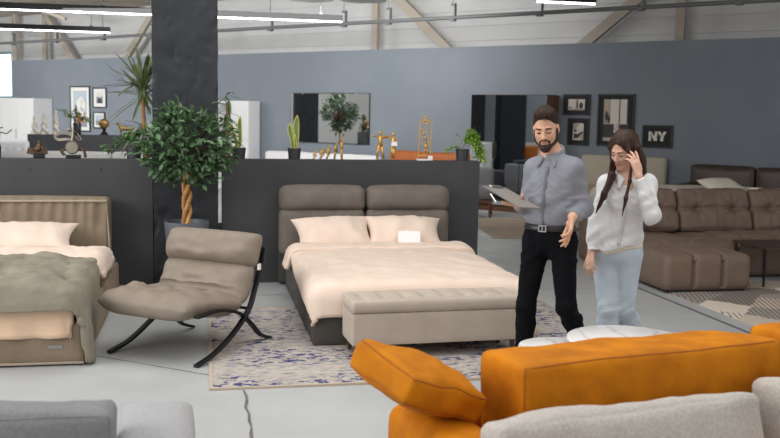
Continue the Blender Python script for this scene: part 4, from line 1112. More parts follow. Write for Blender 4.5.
EV = [(1.07, .115, 'smallest crouching gold figure, first in the row of five on the partition', dict(lean=.10, knee=1.6, hunch=.22, arm_l=(.16, .03, -.3), arm_r=(.12, -.03, -.3), k=1.5)),
      (1.14, .145, 'second gold figure from the left in the row, bent low', dict(lean=.08, knee=1.2, hunch=.2, arm_l=(.14, .03, -.34), arm_r=(.08, -.03, -.34), k=1.3)),
      (1.205, .165, 'middle gold figure in the row of five, stooping', dict(lean=.06, knee=.9, hunch=.16, arm_l=(.12, .03, -.34), arm_r=(.02, -.03, -.36), k=1.2)),
      (1.285, .185, 'fourth gold figure in the row, walking slightly hunched', dict(lean=.04, knee=.4, hunch=.09, arm_l=(.16, .03, -.28), arm_r=(-.06, -.03, -.32), k=1.1)),
      (1.36, .215, 'tallest upright gold figure ending the row of five', dict(lean=.0, knee=.05, hunch=.02, k=.95))]
for x, h, l, kw in EV:
    mb = MB(); figure(mb, h, (0, 0, .0), **kw)
    o = mb.build('figurine', GOLD, None, smooth=180); o.location = (x, 9.38, ZT + .004); tag(o, l, 'figurine', 'row of gold walking figures')
# embracing couple sculpture
def sculpture(name, label, cat, x, base): return thing(name, label, cat, (x, 9.38, base))
t = sculpture('figurine', 'gold pair of figures with linked outstretched arms and a white tag', 'figurine', 1.82, ZT)
mb = MB(); figure(mb, .30, (-.06, 0, .003), face=R(-80), arm_l=(.05, .2, .02), arm_r=(.05, -.2, .02), legs=.11); mb.build('left_figure', GOLD, t, smooth=180)
mb = MB(); figure(mb, .285, (.075, 0, .003), face=R(-100), arm_l=(.02, .03, -.12), arm_r=(-.1, -.38, .0), legs=.03); mb.build('right_figure', GOLD, t, smooth=180)
MB().box((.045, -.05, .145), (.105, -.047, .19)).build('price_tag', PAPER, t, smooth=0)
# ladder with climbers
t = sculpture('figurine', 'gold climbers on a tall gold ladder frame with white base', 'figurine', 2.225, ZT)
MB().box((-.08, -.04, 0), (.08, .04, .014)).build('base', PAPER, t, smooth=0)
MB().tube([(-.068, 0, .014), (-.05, 0, .41)], .006, 8).tube([(.058, 0, .014), (.07, 0, .41)], .006, 8).tube([(-.05, 0, .41), (.07, 0, .41)], .006, 8).tube([(-.06, 0, .05), (.06, 0, .05)], .005, 8).build('ladder', GOLD, t)
for i, (x, z, h, a, b) in enumerate(((.0, .34, .13, (.0, .32, .22), (.0, -.3, .26)), (-.01, .20, .13, (.0, .3, .16), (.0, -.25, .3)), (.01, .06, .14, (.0, .3, .3), (.0, -.3, .1)), (.02, .135, .1, (0, .2, .3), (0, -.2, .2)))):
    mb = MB(); figure(mb, h, (x, -.005 if i < 3 else .01, z), face=R(-90), arm_l=a, arm_r=b, legs=.16, knee=.4, k=1.15); mb.build('climber', GOLD, t, smooth=180)
MB().box((.025, -.052, .004), (.075, -.048, .05)).build('price_tag', PAPER, t, smooth=0)

# left partition ornaments
ZL = 1.23
t = sculpture('vase', 'slim black vase with bare twig at the left edge of the partition', 'vase', -1.945, ZL)
MB().lathe([(1e-5, 0), (.045, 0), (.05, .1), (.03, .17), (.026, .19), (1e-5, .19)], 24).build('body', BLACKP, t)
MB().tube(catmull([(0, 0, .18), (.05, 0, .24), (.10, 0, .23), (.15, 0, .27)], 6), .005, 6).tube(catmull([(.03, 0, .22), (.02, .01, .27), (.07, .01, .29)], 5), .004, 6).build('twig', BRZ, t)
t = sculpture('figurine', 'small bronze seated figure on a wide black tray shaped base', 'figurine', -1.56, ZL)
MB().box((-.045, -.04, 0), (.055, .04, .05)).build('base', BLACKP, t, smooth=0, bevel=.008)
MB().tube(catmull([(-.10, 0, .075), (-.05, 0, .062), (.03, 0, .06), (.08, 0, .07)], 5), 0, flat=(.03, .006)).build('tray', BRZ, t)
f = Field((-.09, -.06, .05), (.09, .06, .19), .0045)
f.ell((.0, 0, .09), (.03, .028, .028), k=.01).cone((0, 0, .09), (.012, 0, .13), .024, .02, .01).ell((.008, -.005, .152), (.017, .016, .02), k=.006)
f.cone((.0, -.01, .08), (-.05, -.02, .085), .014, .01, .01).cone((.025, 0, .125), (.045, -.01, .08), .009, .008, .008).cone((-.008, 0, .125), (-.03, -.015, .1), .009, .007, .008)
f.build('body', BRZ, t)
t = sculpture('figurine', 'abstract silver guitar player with round body and looping ribbon arms', 'figurine', -1.25, ZL)
MB().box((-.06, -.045, 0), (.075, .045, .035)).build('base', BLACKP, t, smooth=0, bevel=.006)
MB().lathe([(1e-5, -.02), (.054, -.018), (.064, 0), (.054, .018), (1e-5, .02)], 32, T(0, -.02, .105) @ Matrix.Rotation(R(90), 4, 'X')).build('guitar_body', SILV, t)
MB().tube(catmull([(0, -.02, .17), (.01, -.02, .24), (.012, -.02, .31)], 6), [.012] * 12 + [.008], 8).build('guitar_neck', SILV, t)
MB().tube(catmull([(.0, 0, .22), (-.08, 0, .25), (-.155, 0, .215), (-.13, 0, .18), (-.05, -.01, .185), (.0, -.01, .18)], 6), 0, flat=(.012, .005)).build('arm', SILV, t)
MB().tube(catmull([(.0, 0, .2), (.03, 0, .24), (.075, 0, .185), (.05, 0, .2), (.02, 0, .26)], 6), 0, flat=(.012, .005)).build('arm', SILV, t)
MB().tube(catmull([(-.05, .0, .09), (-.10, -.01, .07), (-.07, -.01, .03)], 5), .014, 8).build('leg', BRZ, t)
MB().tube(catmull([(.05, .0, .1), (.105, -.01, .08), (.12, -.01, .01)], 5), .014, 8).build('leg', BRZ, t)
MB().ball((-.03, 0, .275), .02, 12).build('head', SILV, t)
# second partition, far
ZF = 1.235
def spiral(x, h, label):
    mb = MB(); rows = []
    n = 46
    for i in range(n + 1):
        z = h * i / n; base = .058 * (1 - .82 * i / n) + .004; row = []
        for j in range(25):
            a = 2 * math.pi * j / 24; r = base * (1 + .28 * math.sin(2 * a + z * 46))
            row.append((r * math.cos(a), r * math.sin(a), z))
        rows.append(row)
    o = mb.grid([q[::-1] for q in rows]).build('ornament', WSTONE, None, smooth=60); o.location = (x, 18.07, ZF)
    tag(o, label, 'ornament', 'white twisted cones on the far partition')
spiral(-3.07, .34, 'shortest white twisted cone ornament, leftmost of three')
spiral(-2.90, .44, 'middle white twisted cone ornament of the three')
spiral(-2.68, .44, 'rightmost white twisted cone ornament of the three')
t = thing('potted_plant', 'leafy plant in dark vase on the far partition', 'plant', (-2.32, 18.07, ZF))
MB().lathe([(1e-5, 0), (.07, 0), (.075, .2), (.065, .22), (1e-5, .22)], 24).build('vase', BLACKP, t)
mb = MB(); st_ = MB()
for k, p in enumerate(((-.3, .2), (-.18, .1), (.05, .14), (.2, .05), (.24, -.02), (-.05, .2))):
    frond([(0, 0, .2), (p[0] * .5, 0, .3 + p[1] * .5), (p[0], .02, .25 + p[1])], 3, .07, 30 + k)
mb.build('foliage', LEAF3, t, smooth=0); st_.build('stems', LEAF3, t)
t = thing('ornament', 'gold globe on a black stand on the far partition', 'ornament', (-1.84, 18.07, ZF))
MB().lathe([(1e-5, 0), (.07, 0), (.07, .03), (.03, .06), (.035, .12), (1e-5, .13)], 20).build('stand', BLACKP, t)
MB().ball((0, 0, .21), .095, 20).build('globe', AGOLD, t, smooth=180)
t = thing('figurine', 'gold standing dog figure at the right end of the far partition', 'figurine', (-1.45, 18.07, ZF))
f = Field((-.2, -.08, -.01), (.22, .08, .30), .007)
f.cone((-.08, 0, .13), (.10, 0, .12), .04, .038, .02)
for x in (-.09, .1):
    for y in (-.025, .025): f.cone((x, y, .12), (x + (.01 if x < 0 else -.01), y, .0), .022, .012, .015)
f.cone((-.09, 0, .14), (-.13, 0, .21), .03, .024, .02).cone((-.13, 0, .22), (-.18, 0, .21), .025, .014, .012).cone((-.12, .012, .23), (-.115, .016, .27), .01, .005, .006).cone((-.12, -.012, .23), (-.115, -.016, .27), .01, .005, .006).cone((.13, 0, .13), (.18, 0, .10), .012, .006, .01)
f.build('body', AGOLD, t)
# ------------------------------------------------------------------ people
SKIN_M = mat('skin_light', '#d2a286', .5, col2='#d8ab90', nscale=12); SKIN_W = mat('skin_fair', '#d3a68f', .5, col2='#d9af99', nscale=12)
LIP = mat('lips', '#b0786a', .5); LIPW = mat('rose_lips', '#bb7d70', .45)
EYEW = mat('eye_white', '#e4dfda', .25); IRIS = mat('dark_iris', '#2a1b12', .2)
HAIRM = mat('dark_brown_hair', '#20150e', .7, spec=.25, col2='#3a281d', nscale=60, stretch=(1, 1, .25), bump=.4, bscale=120)
HAIRW = mat('long_brown_hair', '#2a1810', .5, spec=.35, col2='#40281c', nscale=70, stretch=(1, 1, .08), bump=.3, bscale=140)
BEARD = mat('dark_beard', '#2a1c15', .8, col2='#3a2920', nscale=90)
SHIRT = mat('grey_blue_shirt', '#80838c', .8, col2='#888b94', nscale=14, bump=.12, bscale=300)
SHIRT_D = mat('shirt_stitching', '#70737b', .8)
TROUS = mat('black_trousers', '#0c0d11', .9, spec=.12, col2='#101217', nscale=16, bump=.15, bscale=220)
BELT = mat('black_leather_belt', '#1a1817', .4); STEELB = mat('steel_buckle', '#a8a8a6', .3, metal=.9)
SHOE = mat('black_shoe', '#161514', .35)
BLOUSE = mat('pale_grey_blouse', '#d8dadc', .75, col2='#dfe1e2', nscale=12, bump=.1, bscale=260)
CREAM = mat('cream_vest', '#dcd0bc', .8); JEANS = mat('light_blue_denim', '#b4c6d4', .85, col2='#c6d3de', nscale=7, detail=6, bump=.15, bscale=240)
WSHOE = mat('white_trainer', '#dedddb', .5)

def npv(*a): return np.array(a, float)
def unit(v): v = np.array(v, float); return v / np.linalg.norm(v)
def frame(face, pitch=0, roll=0):
    """columns: person's left (+x), back (+y), up (+z); face looks along -y; pitch>0 looks down"""
    y = -unit((face[0], face[1], 0)); z = npv(0, 0, 1); x = np.cross(y, z)
    Rm = np.stack([x, y, z], 1)
    p = R(pitch); P = np.array([[1, 0, 0], [0, math.cos(p), -math.sin(p)], [0, math.sin(p), math.cos(p)]])
    r = R(roll); Q = np.array([[math.cos(r), 0, math.sin(r)], [0, 1, 0], [-math.sin(r), 0, math.cos(r)]])
    return Rm @ Q @ P
def wrinkle(f, amp, lo, hi, sc, seed=0, dirv=(1, .3, 1.6)):
    b = f.blk(lo, hi)
    if b is None: return
    sl, X, Y, Z = b
    a = sc * (dirv[0] * X + dirv[1] * Y + dirv[2] * Z) + 1.9 * np.sin(sc * .55 * (X - Y) + seed) + 1.5 * np.sin(sc * .4 * Z + 2 * seed)
    c = sc * (1.1 * Y - .6 * X + .7 * Z) + 2.1 * np.sin(sc * .6 * Z + seed * 3) + 1.3 * np.sin(sc * .5 * X)
    win = 1.0
    for A, q in ((X, 0), (Y, 1), (Z, 2)):
        m = .05; win = win * np.clip((A - lo[q]) / m, 0, 1) * np.clip((hi[q] - A) / m, 0, 1)
    f.v[sl] += (amp * (np.abs(np.sin(a)) ** .7 - .6) * .6 + amp * .5 * np.sin(c)).astype(np.float32) * win.astype(np.float32)
def head(f, c, M, s=1.0, fem=False):
    P = lambda x, y, z: np.array(c) + M @ (npv(x, y, z) * s)
    j = .9 if fem else 1.0
    f.ell(P(0, .018, .05), (.075 * s, .094 * s, .092 * s), M, .02)
    f.ell(P(0, -.025, -.015), (.064 * s, .070 * s, .088 * s), M, .03)
    f.cone(P(-.04 * j, -.005, -.055), P(0, -.066, -.092), .03 * s * j, .026 * s * j, .025).cone(P(.04 * j, -.005, -.055), P(0, -.066, -.092), .03 * s * j, .026 * s * j, .025)
    f.ell(P(.036, -.066, -.018), (.024 * s, .02 * s, .024 * s), M, .02).ell(P(-.036, -.066, -.018), (.024 * s, .02 * s, .024 * s), M, .02)
    f.cone(P(-.035, -.085, .027), P(.035, -.085, .027), .010 * s, .010 * s, .016)
    for sx in (-1, 1): f.ell(P(sx * .032, -.094, .006), (.019 * s, .012 * s, .011 * s), M, .010, 's')
    f.cone(P(0, -.088, .012), P(0, -.112, -.026), .008 * s, .0125 * s * j, .010)
    for sx in (-1, 1): f.ell(P(sx * .013, -.1, -.030), (.009 * s, .010 * s, .008 * s), M, .006)
    f.ell(P(0, -.090, -.052), (.026 * s, .012 * s, .007 * s), M, .008).ell(P(0, -.089, -.064), (.022 * s, .012 * s, .008 * s), M, .008)
    f.ell(P(0, -.084, -.092), (.018 * s, .014 * s, .014 * s), M, .015)
    for sx in (-1, 1):
        f.ell(P(sx * .079, .012, -.002), (.008 * s, .019 * s, .031 * s), M, .008)
        f.ell(P(sx * .086, .010, .002), (.005 * s, .010 * s, .017 * s), M, .004, 's')
    return P
def face_bits(root, c, M, s, fem, lip, skin):
    P = lambda x, y, z: Vector(np.array(c) + M @ (npv(x, y, z) * s))
    M4 = Matrix(M.tolist()).to_4x4()
    for sx in (-1, 1):
        e = MB().ball((0, 0, 0), .0125 * s, 14, Matrix.Translation(P(sx * .032, -.0765, .004)) @ M4, sc=(1.15, 1, .62)).build('eye', EYEW, root, smooth=180)
        MB().ball((0, 0, 0), .0062 * s, 12, Matrix.Translation(P(sx * .032 - .001, -.0858, .0)) @ M4, sc=(1, .6, 1)).build('iris', IRIS, e, smooth=180)
        MB().ball((0, 0, 0), .0140 * s, 14, Matrix.Translation(P(sx * .032, -.0765, .0085)) @ M4, sc=(1.2, 1, .70)).build('eyelid', skin, root, smooth=180)
        MB().tube([P(sx * .048, -.083, .003), P(sx * .04, -.0905, .0022), P(sx * .03, -.0925, .0018), P(sx * .018, -.0895, .003)], [.0012 * s, .0022 * s, .0024 * s, .0012 * s], 6).build('eyelash', HAIRM, root, smooth=180)
        if fem: pts, rr = [P(sx * .052, -.082, .026), P(sx * .04, -.0935, .033), P(sx * .026, -.0985, .0315), P(sx * .014, -.0985, .027)], [.001 * s, .0026 * s, .0034 * s, .002 * s]
        else: pts, rr = [P(sx * .054, -.081, .024), P(sx * .042, -.0935, .0325), P(sx * .027, -.0985, .031), P(sx * .012, -.0985, .0265)], [.002 * s, .0042 * s, .005 * s, .0036 * s]
        MB().tube(pts, rr, 7).build('eyebrow', HAIRM, root, smooth=180)
    MB().tube([P(-.023, -.094, -.0545), P(-.011, -.1015, -.051), P(0, -.1025, -.0525), P(.011, -.1015, -.051), P(.023, -.094, -.0545)], [.0015 * s, .0045 * s, .0042 * s, .0045 * s, .0015 * s], 8)\
        .tube([P(-.022, -.0935, -.0565), P(-.011, -.1005, -.0625), P(0, -.1025, -.0645), P(.011, -.1005, -.0625), P(.022, -.0935, -.0565)], [.0015 * s, .0052 * s, .0062 * s, .0052 * s, .0015 * s], 8).build('lips', lip, root, smooth=180)
def hand(f, w, fd, pn, side, curl=(25, 30, 20), thumb=(.55, .75, .25), s=1.0, spread=.1, curls=None):
    """w wrist, fd finger direction, pn direction the palm faces, side=+1 puts the thumb along fd x pn"""
    w = np.array(w, float); fd = unit(fd); pn = unit(np.array(pn) - fd * np.dot(fd, pn)); t = np.cross(fd, pn) * side
    P = lambda a, b, c: w + (fd * a + t * b + pn * c) * s
    k = .006
    for b0, b1, l in ((.016, .030, .088), (.006, .010, .092), (-.005, -.010, .088), (-.014, -.028, .080)):
        f.cone(P(0, b0, 0), P(l, b1, 0), .0145 * s, .0108 * s, .010)
    f.ell(P(.035, .022, .012), (.02 * s, .02 * s, .02 * s), None, .012)
    lens = ((.040, .025, .020), (.045, .029, .022), (.041, .027, .021), (.032, .020, .018))
    for i, (b1, base) in enumerate(((.030, .088), (.010, .092), (-.010, .088), (-.028, .080))):
        p = P(base, b1, 0); ang = 0; sp = spread * (1.5 - i); cc = (curls[i] if curls else curl)
        for q in range(3):
            ang += R(cc[q]); d = unit(fd * math.cos(ang) + pn * math.sin(ang) + t * sp * .6)
            n = p + d * lens[i][q] * s
            f.cone(p, n, (.0098 - .001 * q) * s, (.0090 - .0011 * q) * s, k); p = n
    p = P(.022, .026, .006); d = unit(fd * thumb[0] + t * thumb[1] + pn * thumb[2])
    for q, l in enumerate((.042, .034, .026)):
        n = p + d * l * s; f.cone(p, n, (.0135 - .002 * q) * s, (.0118 - .0015 * q) * s, .008); p = n
        d = unit(d + fd * .28 + pn * .12)
    return f

# ---------------------------------------------------------------- man
def make_man():
    HC = npv(2.072, 5.492, 1.628)
    J = dict(neck=(2.135, 5.535, 1.47), shR=(2.055, 5.605, 1.372), shL=(2.235, 5.435, 1.385), elR=(2.035, 5.69, 1.125), wrR=(1.90, 5.46, 1.165),
             elL=(2.325, 5.445, 1.135), wrL=(2.180, 5.275, 1.105), hipR=(2.070, 5.585, .925), hipL=(2.200, 5.455, .925), knR=(1.995, 5.525, .515), knL=(2.215, 5.405, .525),
             anR=(2.005, 5.60, .09), anL=(2.50, 5.74, .12))
    J = {k: np.array(v) for k, v in J.items()}
    TF = frame((-.66, -.75)); HM = frame((-.50, -.86), 16, -4)
    lo, hi = (1.58, 4.98, 0), (2.68, 6.0, 1.82); h = .0058
    ex, ey = TF[:, 0], TF[:, 1]
    chest = (J['shR'] + J['shL']) / 2; pel = (J['hipR'] + J['hipL']) / 2
    body = Field(lo, hi, h)
    P = head(body, HC, HM, .96)
    body.cone(P(0, .02, -.06), J['neck'], .056, .062, .03).cone(J['neck'], chest + npv(0, 0, -.02), .065, .08, .03)
    sl = []
    def torso(f, g):
        f.cone(J['shR'], J['shL'], .052 + g, .052 + g, .05)
        f.ell(chest + npv(0, 0, -.12) - ey * .005, (.158 + g, .110 + g, .18 + g), TF, .05)
        f.ell(chest * .35 + pel * .65 + npv(0, 0, .05), (.145 + g, .108 + g, .18 + g), TF, .06)
        f.cone(J['neck'] + npv(0, 0, -.03), J['shR'] + npv(0, 0, .0), .05 + g, .045 + g, .04).cone(J['neck'] + npv(0, 0, -.03), J['shL'], .05 + g, .045 + g, .04)
    def hips(f, g):
        f.ell(pel + npv(0, 0, .035), (.158 + g, .118 + g, .12 + g), TF, .05)
        f.ell(pel + ey * .06 + npv(0, 0, -.02), (.135 + g, .085 + g, .10 + g), TF, .05)
    def arms(f, g, ends=True):
        for a, b, c in (('shR', 'elR', 'wrR'), ('shL', 'elL', 'wrL')):
            f.cone(J[a], J[b], .058 + g, .044 + g, .03).cone(J[b], J[c], .045 + g, .030 + g * .8, .02)
    def legs(f, g, tap=0):
        for a, b, c in (('hipR', 'knR', 'anR'), ('hipL', 'knL', 'anL')):
            m = J[b] * .72 + J[c] * .28 + ey * .015
            f.cone(J[a], J[b], .080 + g, .054 + g, .03).cone(J[b], m, .053 + g, .054 + g + tap, .03).cone(m, J[c], .054 + g + tap, .038 + g + tap, .03)
    torso(body, 0); hips(body, 0); arms(body, 0); legs(body, 0)
    for a, td in (('anR', (-.35, -.85)), ('anL', (-.55, -.75))):
        t = unit((*td, 0)); q = J[a].copy(); body.cone(q, npv(q[0], q[1], .05) + t * .05, .042, .04, .02).cone(npv(q[0], q[1], .045), npv(q[0], q[1], .04) + t * .17, .04, .03, .02)
    # right hand holds the clipboard from below, thumb on top
    hand(body, J['wrR'], npv(1.775, 5.345, 1.183) - J['wrR'], (.15, .35, 1), -1, curls=((0, 5, 4), (0, 6, 5), (2, 8, 6), (4, 10, 8)), thumb=(.6, .6, .35), s=1.0)
    # left hand open, pointing down
    hand(body, J['wrL'], npv(2.150, 5.235, .965) - J['wrL'], (-.75, .2, -.1), 1, curls=((6, 8, 6), (14, 18, 12), (22, 26, 16), (28, 30, 20)), thumb=(.75, .5, .25), s=1.05, spread=.02)
    root = body.build('person', SKIN_M, None)
    face_bits(root, HC, HM, .96, False, LIP, SKIN_M)
    # hair: cropped sides, fuller top
    hf = Field(HC - .17, HC + .17, .004)
    hf.ell(P(0, .022, .056), (.077, .096, .095), HM, .01)
    hf.ell(P(0, -.03, .116), (.062, .060, .036), HM, .02).ell(P(.008, -.064, .110), (.048, .034, .028), HM, .02)
    X, Y, Z = hf.full(); lx = [(X - HC[0]) * HM[0][i] + (Y - HC[1]) * HM[1][i] + (Z - HC[2]) * HM[2][i] for i in range(3)]
    cut = np.maximum(-(lx[2] - (.076 + .25 * np.minimum(0, -(lx[1] + .075)) * 0)), -1)
    zc = np.interp(lx[1], [-.12, -.085, -.062, -.045, -.03, -.012, .0, .03, .06, .09], [.096, .092, .080, .055, .022, -.025, -.025, -.02, -.06, -.075]) + .012 * np.clip((np.abs(lx[0]) - .045) / .03, 0, 1) * (lx[1] < -.05)
    front = zc - lx[2]
    side = np.abs(lx[0]) - .3
    hf.v = np.maximum(hf.v, front.astype(np.float32)) + (.0022 * np.sin(lx[0] * 260 + 40 * lx[1]) * np.sin(lx[1] * 90)).astype(np.float32)
    hf.build('hair', HAIRM, root)
    # beard and moustache
    bf = Field(HC - .17, HC + .17, .004)
    s = .96
    bf.cone(P(-.044, -.008, -.062), P(0, -.070, -.098), .033, .030, .02).cone(P(.044, -.008, -.062), P(0, -.070, -.098), .033, .030, .02)
    bf.ell(P(0, -.080, -.098), (.029, .024, .025), HM, .012)
    bf.cone(P(-.066, -.008, .0), P(-.052, -.012, -.055), .0130, .025, .01).cone(P(.066, -.008, .0), P(.052, -.012, -.055), .0130, .025, .01)
    bf.cone(P(-.032, -.080, -.062), P(0, -.098, -.040), .008, .0085, .006).cone(P(.032, -.080, -.062), P(0, -.098, -.040), .008, .0085, .006)
    bf.ell(P(0, -.105, -.058), (.022, .022, .0115), HM, .004, 's')
    bf.build('beard', BEARD, root)
    # shirt
    sh = Field(lo, hi, h); torso(sh, .014); arms(sh, .012)
    wz = (1.7, 5.2, 1.0); wz2 = (2.45, 5.8, 1.42)
    wrinkle(sh, .0090, wz, wz2, 21, 1.3, (1.2, .8, 1.0)); wrinkle(sh, .0050, wz, wz2, 43, 2.1, (.5, 1.2, 1.3))
    # blousing over the belt
    sh.ell(pel + npv(0, 0, .16), (.155, .120, .075), TF, .05)
    X, Y, Z = sh.full()
    sh.v = np.maximum(sh.v, (1.005 - Z).astype(np.float32))
    for w_, e_ in (('wrR', 'elR'), ('wrL', 'elL')):
        d = unit(J[w_] - J[e_]); pl_ = (X - J[w_][0]) * d[0] + (Y - J[w_][1]) * d[1] + (Z - J[w_][2]) * d[2] + .012
        near = ((X - J[w_][0]) ** 2 + (Y - J[w_][1]) ** 2 + (Z - J[w_][2]) ** 2) < .17 ** 2
        sh.v = np.where(near, np.maximum(sh.v, pl_.astype(np.float32)), sh.v)
    nd = unit(npv(0, 0, 1) - ey * .45); pn_ = (X - J['neck'][0]) * nd[0] + (Y - J['neck'][1]) * nd[1] + (Z - J['neck'][2]) * nd[2]
    sh.v = np.where(((X - J['neck'][0]) ** 2 + (Y - J['neck'][1]) ** 2 + (Z - J['neck'][2]) ** 2) < .16 ** 2, np.maximum(sh.v, (pn_ - .018).astype(np.float32)), sh.v)
    so = sh.build('shirt', SHIRT, root)
    cf = Field(J['neck'] - .16, J['neck'] + .16, .0045); nk = J['neck']
    for k in range(16):
        a0 = R(-62 + 304 * k / 16 - 90 + 60); a1 = R(-62 + 304 * (k + 1) / 16 - 90 + 60)
        q = lambda a: nk + ex * .066 * math.cos(a) + ey * .072 * math.sin(a) + npv(0, 0, .028 + .030 * math.sin(a))
        cf.cone(q(a0), q(a1), .010, .010, .008).cone(q(a0) - npv(0, 0, .022), q(a1) - npv(0, 0, .022), .013, .013, .01)
    fr_ = nk - ey * .080 - npv(0, 0, .02)
    for sx in (-1, 1):
        for q_ in range(6):
            t_ = q_ / 5; cf.cone(fr_ + ex * sx * (.030 + .028 * t_) + ey * .035 * t_ + npv(0, 0, -.005 + .025 * t_), fr_ + ex * sx * (.052 + .006 * t_) - ey * .022 - npv(0, 0, .055 - .01 * t_), .008, .004, .006)
    cf.build('collar', SHIRT, so)
    pk = MB(); pts = []
    for i in range(14):
        z = 1.40 - .37 * i / 13; b_ = chest + npv(0, 0, z - chest[2]); t = (1.40 - z) / .37
        c0 = (chest * (1 - t) + (pel + npv(0, 0, .16)) * t); c0[2] = z
        pts.append(Vector(c0 - ey * (.125 + .006 * math.sin(t * 3.1))))
    # settle the placket on the shirt surface
    out = []
    for p in pts:
        q = np.array(p)
        for d in np.linspace(.20, .04, 65):
            r_ = npv(*(np.array((p[0], p[1], p[2])) + ey * .125 - ey * d)); ii = [int(round((r_[a] - sh.lo[a]) / h)) for a in range(3)]
            if all(0 <= ii[a] < sh.n[a] for a in range(3)) and sh.v[ii[0], ii[1], ii[2]] < .001: q = r_; break
        out.append(Vector(q - ey * .002))
    MB().tube(out, 0, flat=(.014, .003)).build('placket', SHIRT_D, so, smooth=180)
    bt = MB()
    for p in out[1::2]: bt.ball(p - Vector(ey) * .003, .0042, 8)
    bt.build('buttons', SHIRT_D, so)
    # trousers and belt
    tr_ = Field(lo, hi, h); hips(tr_, .007); legs(tr_, .008, .0)
    tr_.ell(pel + npv(0, 0, .09), (.152, .118, .07), TF, .03)
    for zc, amp, sd in ((.50, .006, 2), (.14, .008, 4), (.84, .006, 7)):
        wrinkle(tr_, amp, (1.6, 5.0, zc - .15), (2.66, 5.98, zc + .15), 46, sd, (.5, .3, 2))
    X, Y, Z = tr_.full(); full = tr_.v.copy()
    tr_.v = np.maximum(full, np.maximum(Z - 1.035, .075 - Z).astype(np.float32)); tr_.build('trousers', TROUS, root)
    be = tr_.copy(); be.v = np.maximum(full - .007, (np.abs(Z - 1.018) - .018).astype(np.float32)); bo = be.build('belt', BELT, root)
    bc = pel + npv(0, 0, 1.018 - pel[2]) - ey * .134
    m4 = Matrix.Translation(bc) @ Matrix(TF.tolist()).to_4x4()
    MB().box((-.026, -.006, -.021), (.026, .006, -.014), m4).box((-.026, -.006, .014), (.026, .006, .021), m4).box((-.026, -.006, -.014), (-.019, .006, .014), m4).box((.019, -.006, -.014), (.026, .006, .014), m4).box((-.003, -.008, -.014), (.003, .004, .014), m4).build('buckle', STEELB, bo, smooth=0)
    for a, td in (('anR', (-.35, -.85)), ('anL', (-.55, -.75))):
        t = unit((*td, 0)); q = J[a]; f = Field(q - npv(.3, .3, .1), q + npv(.3, .3, .1), .006)
        f.cone(npv(q[0], q[1], .055), npv(q[0], q[1], .05) + t * .06, .05, .05, .02).cone(npv(q[0], q[1], .05) + t * .02, npv(q[0], q[1], .045) + t * .19, .05, .038, .02).cone(q, npv(q[0], q[1], .06), .05, .05, .02)
        X, Y, Z = f.full(); f.v = np.maximum(f.v, (.014 - Z).astype(np.float32)); f.build('shoe', SHOE, root)
    tag(root, 'bearded man in a grey shirt and black trousers holding a clipboard', 'person')
    # clipboard
    A, B, C_, D_ = [Vector(p) for p in ((1.668, 5.377, 1.267), (1.831, 5.528, 1.261), (1.979, 5.315, 1.169), (1.79, 5.17, 1.178))]
    u = (D_ - A).normalized(); v = (B - A); v = (v - u * v.dot(u)).normalized(); n = u.cross(v); c = (A + B + C_ + D_) / 4
    m4 = Matrix((u, v, n)).transposed().to_4x4(); m4.translation = c
    t = thing('clipboard', 'grey clipboard with paper held flat in the hand of the man', 'clipboard'); t.matrix_world = m4
    MB().box((-.16, -.112, -.003), (.16, .112, .003)).build('board', mat('grey_hardboard', '#716c68', .5), t, smooth=0, bevel=.002)
    MB().box((-.12, -.104, .0032), (.155, .104, .0045)).build('paper', mat('grey_paper', '#837e79', .7), t, smooth=0)
    MB().box((-.155, -.05, .003), (-.128, .05, .012)).build('clip', STEELB, t, smooth=0)
    MB().tube([(-.06, -.13, -.012), (.02, -.155, -.03)], .004, 8, Matrix.Identity(4)).build('pen', PAPER, t)
make_man()

